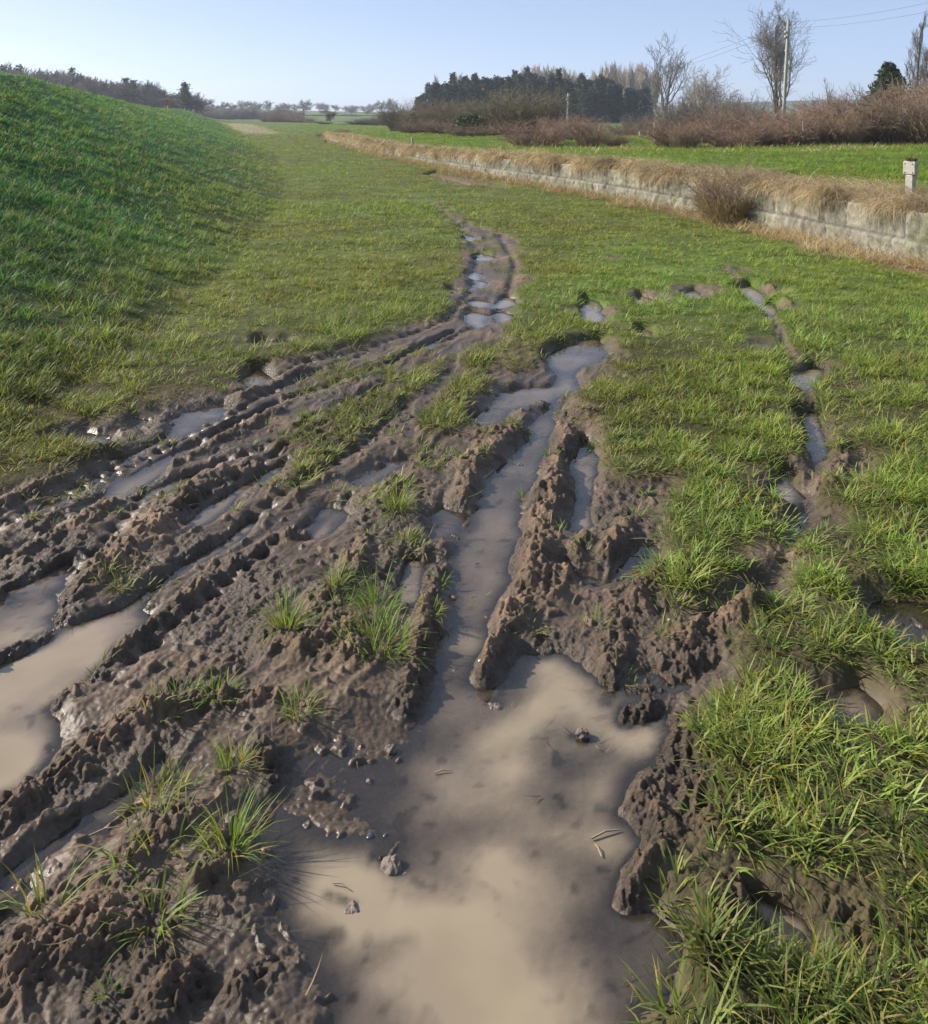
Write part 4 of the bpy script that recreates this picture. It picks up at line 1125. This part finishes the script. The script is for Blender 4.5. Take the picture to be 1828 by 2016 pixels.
# --- conifers
def conifer(seed, H, Rr, whorls=16, per=7, leaf=.34, tint=(.020, .034, .018), bare=.25, top_round=.5, per_pts=7):
    g = random.Random(seed); pts = []; segs = []
    for k in range(whorls):
        f = bare + (1 - bare) * (k + .5 * g.random()) / whorls
        zz = f * H
        prof = (1 - ((f - bare) / (1 - bare)) ** (1 + 2.2 * top_round)) * (.5 + .5 * min(1, (f - bare) / (.25 * (1 - bare)) + .4))
        for j in range(per):
            a = 6.283 * (j + g.random()) / per
            L = Rr * max(.08, prof) * (.55 + .75 * g.random())
            rise = .10 + .25 * g.random()
            segs.append((0, 0, zz, L * .9 * math.cos(a), L * .9 * math.sin(a), zz + L * rise, .05, .02))
            for i in range(per_pts):
                t = .25 + .75 * (i + g.random()) / per_pts
                pts.append((L * t * math.cos(a) + g.gauss(0, .12 * Rr), L * t * math.sin(a) + g.gauss(0, .12 * Rr), zz + L * t * rise + g.gauss(0, .02 * H) - .1 * L * t))
    v, l, s_, c = leaf_cloud(seed, pts, leaf, tint, 3)
    crown = new_mesh('crown', v, l, s_, NEEDLE_M, cols=c)
    trunk = tube_mesh('trunk', [(0, 0, -.3, 0, 0, H * .5, H * .016, H * .011), (0, 0, H * .5, 0, 0, H * .97, H * .011, .02)] + segs, BARK_DARK, 4)
    return trunk, crown
PINES = []
PL = 'dark green pine crowded into the plantation beyond the meadow'
PG = 'pines of the plantation'
for k in range(6):
    t_, c_ = conifer(400 + k, 10.0, 1.0 + .2 * (k % 3), whorls=22, per=6, leaf=.30, bare=(.06, .10, .30)[k % 3], top_round=(.5, .2, .75, .45, .65, .05)[k], tint=((.024, .042, .026), (.050, .062, .032), (.020, .034, .026), (.036, .056, .028), (.056, .052, .032), (.022, .036, .024))[k])
    PINES.append((t_, c_))
def put_pine(k, loc, rz, sc, label=PL, group=PG, name='pine_tree'):
    o = thing(name, label, 'tree', loc, rz, group, sc)
    obj('trunk', PINES[k][0], o); obj('crown', PINES[k][1], o)
    return o
tops = lambda u: float(np.interp(u, [812, 830, 850, 870, 900, 950, 1000, 1050, 1080, 1100, 1130, 1165, 1200, 1230, 1262, 1285], [212, 190, 174, 165, 164, 160, 156, 153, 156, 152, 166, 160, 164, 172, 182, 196]))
for row, (D, du, off) in enumerate(((196, 12, 0), (204, 11, 7), (213, 11, 3), (222, 11, 6))):
    u = 832 + off - 3 * row
    while u < 1282:
        uu = u + rg_.gauss(0, 3)
        if not (1218 < uu < 1240 and rg_.random() < .5):
            loc = at(uu, D + rg_.gauss(0, 2.5))
            h = top_h(uu, loc[1], tops(uu) + 4 + rg_.gauss(0, 8.5)) / 10.0
            put_pine(rg_.randrange(6), loc, rg_.random() * 6.28, (1.0, 1.0, h))
        u += du * (.8 + .4 * rg_.random())
loc = at(1101, 194); o = put_pine(5, loc, 1, (.85, .85, top_h(1101, 194, 139) / 10), 'dark spire topped conifer standing above the pine plantation', None)
# undergrowth shade at the plantation edge
# --- pale poplars behind the pines
POP = []
for k in range(4):
    tr, br = grow_tree(500 + k, 15.0, .16, levels=3, fork=.25, spread=.34, up=.30, kids=(22, 7, 5), ratio=(.36, .5, .5), rmin=.045, wob=.10, low_long=.5)
    POP.append((tube_mesh('trunk', tr, TWIG_PALE, 5), tube_mesh('crown', br, TWIG_PALE, 3)))
def put_pop(u, D, vt, label, group):
    loc = at(u, D); h = top_h(u, D, vt) / 15.0
    o = thing('poplar_tree', label, 'tree', loc, rg_.random() * 6.28, group, (1.05, 1.05, h))
    k = rg_.randrange(4)
    obj('trunk', POP[k][0], o); obj('crown', POP[k][1], o)
u = 1016
while u < 1292:
    put_pop(u + rg_.gauss(0, 2), 262 + rg_.gauss(0, 10), float(np.interp(u, [1016, 1040, 1075, 1120, 1150, 1200, 1260, 1292], [150, 128, 128, 133, 150, 126, 124, 130])) + rg_.gauss(0, 4), 'pale slender leafless poplar in the dense row behind the pines', 'poplars behind the pines')
    u += 3.4
for u, vt, lab in ((862, 144, 'pale leafless poplar rising alone above the left end of the pines'), (897, 141, 'pale leafless poplar, second from the left above the pines'), (945, 152, 'faint leafless poplar top showing above the middle pines'), (985, 152, 'faint leafless poplar top just left of the dense poplar row')):
    for k in range(1):
        put_pop(u, 268, vt, lab, 'single poplars above the pines')

# --- dark evergreen at the right
D = 64; u = 1752
H = top_h(u, D, 120)
o = thing('evergreen_tree', 'bushy dark green conifer above the hedge at the right', 'tree', at(u, D))
g = random.Random(77); pts = []; bsegs = []
for k in range(330):
    f = g.random() ** .8; a = g.random() * 6.28
    prof = 1.75 * (1 - f ** 2.0) ** .6 * (.75 + .25 * math.sin(a * 2.0 + f * 6)) + .15
    L = prof * (.75 + .4 * g.random()); zz = H * (.12 + .82 * f)
    e = (L * math.cos(a), L * math.sin(a), zz + .2 * L)
    bsegs.append((0, 0, zz - .2, e[0] * .9, e[1] * .9, e[2], .025, .01))
    for i in range(7):
        t = .35 + .65 * (i + g.random()) / 7
        pts.append((e[0] * t + g.gauss(0, .07), e[1] * t + g.gauss(0, .07), zz + .2 * L * t - .15 * L * t * t + g.gauss(0, .08)))
v, l, s_, c = leaf_cloud(77, pts, .12, (.040, .062, .022), 6)
obj('crown', new_mesh('crown', v, l, s_, NEEDLE_M, cols=c), o)
obj('trunk', tube_mesh('trunk', [(0, 0, -.2, 0, 0, H * .93, .16, .02)] + bsegs, BARK_DARK, 5), o)

# --- wood behind the embankment at the left
WOODT = []
for k in range(5):
    tr, br = grow_tree(600 + k, 14.0, .22, levels=3, fork=.22, spread=.62, up=.14, kids=(20, 8, 6), ratio=(.42, .5, .5), rmin=.065, wob=.2, low_long=.55)
    WOODT.append((tube_mesh('trunk', tr, TWIG_GREY, 5), tube_mesh('crown', br, TWIG_GREY, 3)))
LARCH = [conifer(650 + k, 14.0, 2.6, whorls=12, per=4, leaf=.34, tint=(.055, .065, .045), bare=.35, top_round=.6, per_pts=5) for k in range(3)]
wt = lambda u: float(np.interp(u, [-60, 0, 30, 60, 110, 150, 190, 220, 260, 300, 330, 380, 420], [128, 132, 138, 140, 142, 150, 158, 168, 164, 172, 182, 196, 204]))
u = -60; k = 0
while u < 400:
    D = 240 + rg_.gauss(0, 18)
    x = (u - CX) * D / F
    loc = (x, D, gz(x, D) - .3); vt = wt(u) + rg_.gauss(0, 4)
    H = EYE + (HY - vt + 6) * D / F - loc[2]
    kk_ = rg_.randrange(5)
    o = thing('bare_tree', 'grey leafless tree in the hazy wood behind the green bank', 'tree', loc, rg_.random() * 6.28, 'wood behind the bank', (1.0, 1.0, H / 14.0))
    obj('trunk', WOODT[kk_][0], o); obj('crown', WOODT[kk_][1], o)
    u += 4.5 + 2.5 * rg_.random()
for u, vt, D in ((6, 130, 215), (38, 128, 215), (120, 146, 230), (142, 134, 226), (158, 150, 226), (180, 158, 224), (205, 166, 222), (248, 152, 220), (262, 156, 224), (290, 166, 226), (320, 178, 226)):
    x = (u - CX) * D / F; loc = (x, D, gz(x, D) - .3); H = EYE + (HY - vt) * D / F - loc[2]
    L_ = LARCH[rg_.randrange(3)]
    o = thing('pine_tree', 'sparse dark conifer among the bare trees behind the green bank', 'tree', loc, rg_.random() * 6.28, 'conifers behind the bank', (.8, .8, H / 14.0))
    obj('trunk', L_[0], o); obj('crown', L_[1], o)
D = 205; u = 365; x = (u - CX) * D / F; loc = (x, D, gz(x, D) - .2); H = EYE + (HY - 162) * D / F - loc[2]
t_, c_ = conifer(690, H, 2.5, whorls=15, per=4, leaf=.26, tint=(.06, .07, .05), bare=.15, top_round=.08, per_pts=6)
o = thing('larch_tree', 'tall thin larch with level branches standing at the end of the wood', 'tree', loc)
obj('trunk', t_, o); obj('crown', c_, o)

# --- distant hedges, hedgerow trees
FAR = []
for k in range(4):
    tr, br = grow_tree(700 + k, 11.0, .32, levels=3, fork=.28, spread=.85, up=.07, kids=(13, 8, 7), ratio=(.62, .5, .5), rmin=.085, wob=.22, low_long=.35)
    FAR.append((tube_mesh('trunk', tr, BARK_GREY, 5), tube_mesh('crown', br, TWIG_GREY, 3)))
for u, vt, D in ((402, 204, 420), (420, 202, 430), (440, 199, 450), (455, 201, 440), (480, 196, 470), (500, 197, 470), (512, 200, 480), (530, 196, 490), (548, 203, 500), (566, 201, 480), (580, 203, 520), (628, 200, 520), (645, 203, 540), (662, 205, 540), (680, 207, 520), (700, 206, 540), (716, 207, 540), (735, 203, 520), (752, 196, 500), (764, 192, 480), (778, 200, 500), (690, 212, 460), (722, 213, 440), (640, 214, 440)):
    o_ = FAR[rg_.randrange(4)]
    loc = at(u, D); h = top_h(u, D, vt) / 11.0
    o = thing('bare_tree', 'round crowned leafless tree of the far hedgerows on the horizon', 'tree', loc, rg_.random() * 6.28, 'far hedgerow trees', (max(.8, h), max(.8, h), h))
    obj('trunk', o_[0], o); obj('crown', o_[1], o)
loc = at(598, 440); h = top_h(598, 440, 194) / 11.0
o = thing('bare_tree', 'broad lone oak with a thick dark trunk in the far green field', 'tree', loc, 1.0, None, (1.25 * h, 1.25 * h, h))
obj('trunk', tube_mesh('trunk', [(0, 0, -.3, 0, .1, 4.0, .65, .45)], BARK_DARK, 6), o); obj('crown', FAR[1][1], o)
HL = 'grey leafless bush of the distant hedge lines'
def far_bush(kind, u, D, vt, wpx, label=HL, group='distant hedge bushes'):
    return bush(kind, u, D, vt, wpx, label, group)
for u in range(388, 585, 13):
    far_bush('grey', u, 330 + rg_.gauss(0, 8), 219 + rg_.gauss(0, 3), 34, 'dark bluish bush of the long hedge below the far trees', 'dark far hedge')
for u, vt, D, w in ((545, 222, 230, 40), (560, 220, 225, 44), (580, 226, 215, 44), (600, 232, 205, 40), (620, 238, 190, 36), (632, 242, 175, 30), (525, 226, 240, 30)):
    far_bush('tan', u, D, vt, w)
for u, vt, D, w in ((700, 238, 150, 40), (722, 234, 150, 44), (745, 232, 145, 44), (768, 228, 140, 44), (786, 224, 130, 44), (640, 240, 150, 30), (676, 244, 140, 24), (610, 244, 160, 24)):
    far_bush('grey', u, D, vt, w)
for u in range(600, 790, 12):
    far_bush('grey', u, 420 + rg_.gauss(0, 6), 226 + rg_.gauss(0, 1), 22)
o_ = FAR[2]; loc = at(652, 135); h = top_h(652, 135, 216) / 11.0
o = thing('bare_tree', 'small leafless tree beyond the end of the stone wall', 'tree', loc, .4, None, (h, h, h))
obj('trunk', o_[0], o); obj('crown', o_[1], o)
bush('tan', 636, 72, 262, 26, 'clipped brown bush left of the far puddle at the end of the track', group=None)
bush('tan', 676, 74, 255, 26, 'dark brown bush at the far end of the stone wall', group=None)

# ------------------------------------------------------------------ posts, poles and wires
def lathe(name, prof, mat, sides=14):
    V = []; Q = []; S = []
    for z, r in prof:
        for k in range(sides):
            a = 2 * math.pi * k / sides
            V.append((r * math.cos(a), r * math.sin(a), z))
    for i in range(len(prof) - 1):
        for k in range(sides):
            k2 = (k + 1) % sides
            Q += [i * sides + k, i * sides + k2, (i + 1) * sides + k2, (i + 1) * sides + k]; S.append(4)
    Q += [(len(prof) - 1) * sides + k for k in range(sides)]; S.append(sides)
    return new_mesh(name, np.array(V), Q, S, mat, smooth=True)
def simple_mat(name, col, rough=.6, metal=0.0, sc=20):
    t = NT(name); d = t.n('ShaderNodeBsdfPrincipled')
    tc = t.n('ShaderNodeTexCoord')
    c = t.ramp(t.noise(tc.outputs['Object'], sc, 4), [(.3, tuple(k * .75 for k in col)), (.7, tuple(min(1, k * 1.15) for k in col))])
    t.l(c, d.inputs['Base Color']); d.inputs['Roughness'].default_value = rough; d.inputs['Metallic'].default_value = metal
    t.l(d.outputs[0], t.out.inputs[0]); return t.m
CERAM = simple_mat('insulator', (.55, .53, .48), .3)
WIRE_M = simple_mat('wire', (.03, .03, .035), .5)
def pole(u, D, vtop, label, tilt, r):
    loc = at(u, D); H = top_h(u, D, vtop)
    o = thing('utility_pole', label, 'utility pole', loc)
    o.rotation_euler = (0, tilt, 0)
    obj('shaft', lathe('shaft', [(-.3, r), (H * .5, r * .88), (H, r * .75)], POLE_M), o)
    for zz, s_ in ((H * .90, -1), (H * .86, -1), (H * .96, 1)):
        obj('insulator', lathe('insulator', [(-.09, .02), (-.07, .06), (0, .075), (.05, .06), (.08, .02)], CERAM, 10), o, loc=(s_ * (r * .9 + .03), 0, zz))
    return Vector(loc) + Vector((math.sin(tilt) * H * .98, 0, math.cos(tilt) * H * .98))
tp1 = pole(1541, 56, 38, 'tall weathered wooden utility pole rising from the hedge', R(2.9), .115)
tp2 = pole(1117, 100, 183, 'far thin wooden utility pole in front of the pine plantation', R(1.4), .125)
def wire(a, b, sag, label, r=.009):
    n = 18; segs = []
    P = [a + (b - a) * (k / n) + Vector((0, 0, -4 * sag * (k / n) * (1 - k / n))) for k in range(n + 1)]
    for p, q_ in zip(P[:-1], P[1:]): segs.append(tuple(p) + tuple(q_) + (r, r))
    o = obj('overhead_wire', tube_mesh('overhead_wire', segs, WIRE_M, 4), label=label, category='wire', group='overhead wires')
for k, dz in enumerate((0, -.35)):
    # towards the next pole, out of frame at upper right, nearer the viewer
    e = Vector(((2180 - CX) * 36 / F, 36, EYE + (HY + 95 - 26 * k) * 36 / F)) 
    wire(tp1 + Vector((0, 0, dz)), e + Vector((0, 0, 0)), .55, ('upper' if k == 0 else 'lower') + ' overhead wire leaving the tall pole towards the upper right', .005)
    wire(tp1 + Vector((0, 0, dz)), tp2 + Vector((0, 0, dz)), .5, ('upper' if k == 0 else 'lower') + ' overhead wire running from the tall pole to the far pole', .007)

# marker post by the wall: slim shaft, wider square head with four bolt holes
def box(V, Q, S, x0, x1, y0, y1, z0, z1, bev=.012):
    b = len(V)
    pts = []
    for z, e in ((z0, bev), (z0 + bev, 0), (z1 - bev, 0), (z1, bev)):
        pts += [(x0 + e, y0 + e + 0, z), (x1 - e, y0 + e, z), (x1 - e, y1 - e, z), (x0 + e, y1 - e, z)]
    V += pts
    for r_i in range(3):
        for k in range(4):
            k2 = (k + 1) % 4
            Q += [b + r_i * 4 + k, b + r_i * 4 + k2, b + (r_i + 1) * 4 + k2, b + (r_i + 1) * 4 + k]; S.append(4)
    Q += [b + 3, b + 2, b + 1, b]; S.append(4); Q += [b + 12, b + 13, b + 14, b + 15]; S.append(4)
def concrete_mat():
    t = NT('mossy_concrete'); d = t.n('ShaderNodeBsdfPrincipled'); tc = t.n('ShaderNodeTexCoord')
    sp = t.n('ShaderNodeSeparateXYZ'); t.l(tc.outputs['Object'], sp.inputs[0])
    f = t.noise(tc.outputs['Object'], 22, 6, .65)
    c = t.ramp(f, [(.3, (.27, .255, .21)), (.65, (.50, .48, .41))])
    c = t.mix(t.math('MULTIPLY', t.maprange(sp.outputs['Z'], .0, .16, .8, 0), t.maprange(f, .35, .6, .4, 1)), c, (.20, .24, .08))
    t.l(c, d.inputs['Base Color']); d.inputs['Roughness'].default_value = .9
    b = t.n('ShaderNodeBump'); b.inputs['Distance'].default_value = .004; t.l(f, b.inputs['Height']); t.l(b.outputs[0], d.inputs['Normal'])
    t.l(d.outputs[0], t.out.inputs[0]); return t.m
CONC = concrete_mat()
u, D = 1793, 11.4
x = (u - CX) * D / F
zb = EYE - (392 - HY) * D / F
o = thing('marker_post', 'short white concrete marker post with a wider square head on the dead grass at right', 'marker post', (x, D, zb), R(-52))
o.rotation_euler = (R(1), R(1.5), R(-52))
H = (392 - 316) * D / F
V, Q, S_ = [], [], []; box(V, Q, S_, -.042, .042, -.045, .045, -.25, H * .64)
obj('shaft', new_mesh('shaft', np.array(V), Q, S_, CONC), o)
V, Q, S_ = [], [], []; box(V, Q, S_, -.070, .070, -.050, .050, H * .64, H)
hd = obj('head', new_mesh('head', np.array(V), Q, S_, CONC), o)
DARK = simple_mat('bolt_hole', (.05, .045, .04), .8)
for sx in (-.048, .048):
    for zz in (H * .70, H * .92):
        m_ = lathe('bolt', [(0, .009), (.004, .007)], DARK, 8)
        b_ = obj('bolt', m_, hd, loc=(sx, -.0505, zz)); b_.rotation_euler = (R(90), 0, 0)
MOSS = simple_mat('moss', (.07, .06, .03), .95)
q = np.random.RandomState(4); n = 160
v, l, s_, c = leaf_cloud(4, [(q.uniform(-.06, .06), q.uniform(-.045, .045), H + q.uniform(0, .02)) for _ in range(n)], .012, (.09, .075, .03), 2)
obj('moss', new_mesh('moss', v, l, s_, NEEDLE_M, cols=c), o)

# small stakes and fence posts
def stake(name, u, D, vtop, r, label, group=None, mat=POLE_M, dz=0.0):
    loc = at(u, D, dz); H = top_h(u, D, vtop)
    o = obj(name, lathe(name, [(-.15, r), (H * .97, r * .95), (H, r * .6)], mat, 7), loc=loc, label=label, category='post')
    if group: o['group'] = group
    return o
stake('wooden_stake', 812, 37, 270, .05, 'short wooden stake in the meadow at the edge of the dead grass')
for u, vt, D in ((1182, 246, 46), (1260, 258, 50), (1277, 256, 50), (1290, 240, 38), (1312, 258, 52)):
    stake('fence_post', u, D, vt, .05, 'thin wooden fence post in the gap of the hedge', 'fence posts by the hedge')
stake('fence_post', 1583, 30, 238, .045, 'pale bare post standing among the hedge stalks right of the pole')
# red rescue marker on the crest of the bank
RED = simple_mat('red_paint', (.60, .07, .03), .5); PALE = simple_mat('pale_paint', (.55, .52, .47), .6)
def crest_pt(D): 
    x = float(crest_x(np.array([D]))[0]) - .4
    return (x, D, gz(x, D))
for k, (D, hh, lab) in enumerate(((96, .95, 'red lifebuoy marker on a pale post on the crest of the bank'), (155, .85, 'small pale post with a red top farther along the crest of the bank'))):
    o = thing('lifebuoy_post' if k == 0 else 'crest_post', lab, 'post', crest_pt(D))
    obj('post', lathe('post', [(-.2, .05), (hh * .6, .05), (hh, .04)], PALE, 8), o)
    if k == 0:
        V, Q, S_ = [], [], []; box(V, Q, S_, -.13, .13, -.05, .05, hh * .45, hh * 1.1, .02)
        obj('housing', new_mesh('housing', np.array(V), Q, S_, RED), o)
    else:
        V, Q, S_ = [], [], []; box(V, Q, S_, -.10, .02, -.05, .05, hh * .7, hh * 1.05, .02)
        obj('cap', new_mesh('cap', np.array(V), Q, S_, RED), o)

# ------------------------------------------------------------------ loose things on the mud
def lump_mesh(name, seed, r, flat=.6, rough=.45, mat=None, n=22):
    q = np.random.RandomState(seed)
    th = np.linspace(0, np.pi, n); ph = np.linspace(0, 2 * np.pi, 2 * n, endpoint=False)
    T, Pp = np.meshgrid(th, ph, indexing='ij')
    dx, dy, dz = np.sin(T) * np.cos(Pp), np.sin(T) * np.sin(Pp), np.cos(T)
    o = seed * 3.7
    k = 1 + rough * (perlin(dx * 1.1 + o + dz * .7, dy * 1.1 + dz * .8, 5) + .55 * perlin(dx * 2.3 + o + dz, dy * 2.3 + dz * 1.3, 6) + .3 * perlin(dx * 5 + o - dz * 2, dy * 5 + dz * 3.1, 7))
    V = np.stack([dx * k * r, dy * k * r, dz * k * r * flat], -1).reshape(-1, 3)
    ii = np.arange(n * 2 * n).reshape(n, 2 * n); i2 = np.roll(ii, -1, 1)
    Q = np.stack([ii[:-1], ii[1:], i2[1:], i2[:-1]], -1).reshape(-1, 4)
    return new_mesh(name, V, Q, np.full(len(Q), 4), mat, smooth=True)
def clod_mat():
    t = NT('mud_clod'); d = t.n('ShaderNodeBsdfPrincipled'); tc = t.n('ShaderNodeTexCoord')
    f = t.noise(tc.outputs['Object'], 90, 6, .65); f2 = t.noise(tc.outputs['Object'], 14, 3)
    c = t.ramp(f2, [(.3, (.12, .09, .07)), (.7, (.22, .165, .125))])
    t.l(c, d.inputs['Base Color']); t.l(t.maprange(f, .3, .7, .35, .7), d.inputs['Roughness'])
    b = t.n('ShaderNodeBump'); b.inputs['Distance'].default_value = .006; t.l(f, b.inputs['Height']); t.l(b.outputs[0], d.inputs['Normal'])
    t.l(d.outputs[0], t.out.inputs[0]); return t.m
CLOD = clod_mat()
STONE_DK = simple_mat('wet_dark_stone', (.05, .055, .065), .25, sc=40)
STONE_OR = simple_mat('orange_stone', (.42, .17, .08), .4, sc=40)
STONE_WH = simple_mat('white_stone', (.62, .60, .55), .5, sc=60)
def on_mud(u, v, z=.0):
    x, y = gxy(u, v, z); return x, y, max(gz(x, y), -.012)
for k, (u, v, r, m_, nm, lab) in enumerate((
    (730, 1646, .0105, STONE_DK, 'pebble', 'larger of two dark wet pebbles in the shallow side of the big puddle'),
    (760, 1644, .0075, STONE_DK, 'pebble', 'smaller of two dark wet pebbles in the shallow side of the big puddle'),
    (793, 1592, .0075, STONE_OR, 'pebble', 'orange pebble lying on the shallow mud of the big puddle'),
    (892, 1178, .010, STONE_OR, 'pebble', 'reddish pebble at the side of the central channel'),
    (957, 1214, .013, STONE_OR, 'pebble', 'tan pebble on the foot of the central mud ridge'),
    (826, 1436, .005, STONE_WH, 'pebble', 'small white pebble at the end of the ridge left of the channel'),
    (945, 1330, .005, STONE_WH, 'pebble', 'white pebble on the tip of the central ridge'),
    (1318, 1247, .004, STONE_WH, 'pebble', 'tiny white pebble on the right mud ridge'),
    (940, 1140 - 30, .014, STONE_DK, 'pebble', 'dark stone in the middle of the central channel'),
    (975, 1392, .022, CLOD, 'mud_clod', 'grey brown mud clod in the water below the tip of the central ridge'),
    (1065, 1385, .012, CLOD, 'mud_clod', 'round mud clod alone in the upper part of the big puddle'),
    (1025, 915, .022, CLOD, 'mud_clod', 'dark mud clod standing in the far part of the channel'),
    (770, 1705, .026, CLOD, 'mud_clod', 'rough mud clod on the left side of the big puddle'),
    (800, 1722, .014, CLOD, 'mud_clod', 'small clod touching the rough clod in the big puddle'),
    (694, 1786, .022, CLOD, 'mud_clod', 'wet mud clod at the lower left shore of the big puddle'),
    (660, 1760, .013, CLOD, 'mud_clod', 'small pale clod left of the wet clod at the shore'),
    (1148, 1452, .016, CLOD, 'mud_clod', 'flat clod with straw in the right half of the big puddle'),
    (770, 1480, .015, CLOD, 'mud_clod', 'flat clod on the mud at the upper left of the big puddle'),
    (895, 1320, .014, CLOD, 'mud_clod', 'little clod in the middle of the channel mouth'),
)):
    x, y, z = on_mud(u, v)
    obj(nm, lump_mesh(nm, 800 + k, r, .75 if nm == 'pebble' else .7, .18 if nm == 'pebble' else .34, m_, 12 if nm == 'pebble' else 30), loc=(x, y, z + r * (.25 if nm == 'pebble' else .05)), rz=k * 1.3, label=lab, category='pebble' if nm == 'pebble' else 'clod')
STICK = simple_mat('stick', (.30, .25, .17), .7)
for k, (u0, v0, u1, v1, r, lab) in enumerate((
    (1165, 1655, 1222, 1637, .0022, 'pale broken stem floating at the right side of the big puddle'),
    (1185, 1690, 1172, 1665, .0014, 'thin stem bent beside the pale broken stem'),
    (175, 1668, 235, 1640 + 10, .0020, 'dark twig lying on the smooth mud at left'),
    (655, 1742, 690, 1755, .0016, 'short dark twig on the shore of the big puddle'),
    (1240, 1078, 1296, 1081, .0022, 'straight straw bridging the small puddle right of the ridge'),
    (855, 1525, 890, 1521, .0016, 'small straw on the shallow mud in the upper left of the big puddle'))):
    a = on_mud(u0, v0); b = on_mud(u1, v1)
    zz = max(a[2], b[2], 0) + r + .002
    obj('stick', tube_mesh('stick', [(a[0], a[1], zz, (a[0] + b[0]) / 2, (a[1] + b[1]) / 2 + .004, zz + .003, r, r), ((a[0] + b[0]) / 2, (a[1] + b[1]) / 2 + .004, zz + .003, b[0], b[1], zz, r, r * .6)], STICK, 5), label=lab, category='stick')
# dead leaf on the ridge
LEAF = simple_mat('dead_leaf', (.16, .055, .03), .6)
x, y, z = on_mud(1255, 1136)
V = np.array([(-.03, 0, .0), (-.01, .018, .012), (.015, .014, .004), (.03, 0, .015), (.012, -.016, .006), (-.012, -.014, .014), (0, 0, .0)])
obj('dead_leaf', new_mesh('dead_leaf', V, [6, 0, 1, 6, 1, 2, 6, 2, 3, 6, 3, 4, 6, 4, 5, 6, 5, 0], [3] * 6, LEAF), loc=(x, y, z + .015), label='crumpled red brown leaf on the mud ridge beside the bright tuft', category='leaf')

# ------------------------------------------------------------------ air
def haze():
    t = NT('haze'); v = t.n('ShaderNodeVolumePrincipled')
    v.inputs['Color'].default_value = (.80, .88, 1.0, 1); v.inputs['Density'].default_value = .00048; v.inputs['Anisotropy'].default_value = .25
    t.l(v.outputs[0], t.out.inputs['Volume'])
    x0, x1, y0, y1, z0, z1 = -2700, 2700, -60, 1700, -3.6, 60
    V = [(x0, y0, z0), (x1, y0, z0), (x1, y1, z0), (x0, y1, z0), (x0, y0, z1), (x1, y0, z1), (x1, y1, z1), (x0, y1, z1)]
    Q = [0, 3, 2, 1, 4, 5, 6, 7, 0, 1, 5, 4, 1, 2, 6, 5, 2, 3, 7, 6, 3, 0, 4, 7]
    obj('haze', new_mesh('haze', np.array(V, float), Q, [4] * 6, t.m), kind='stuff', label='thin blue haze in the air over the valley')
haze()
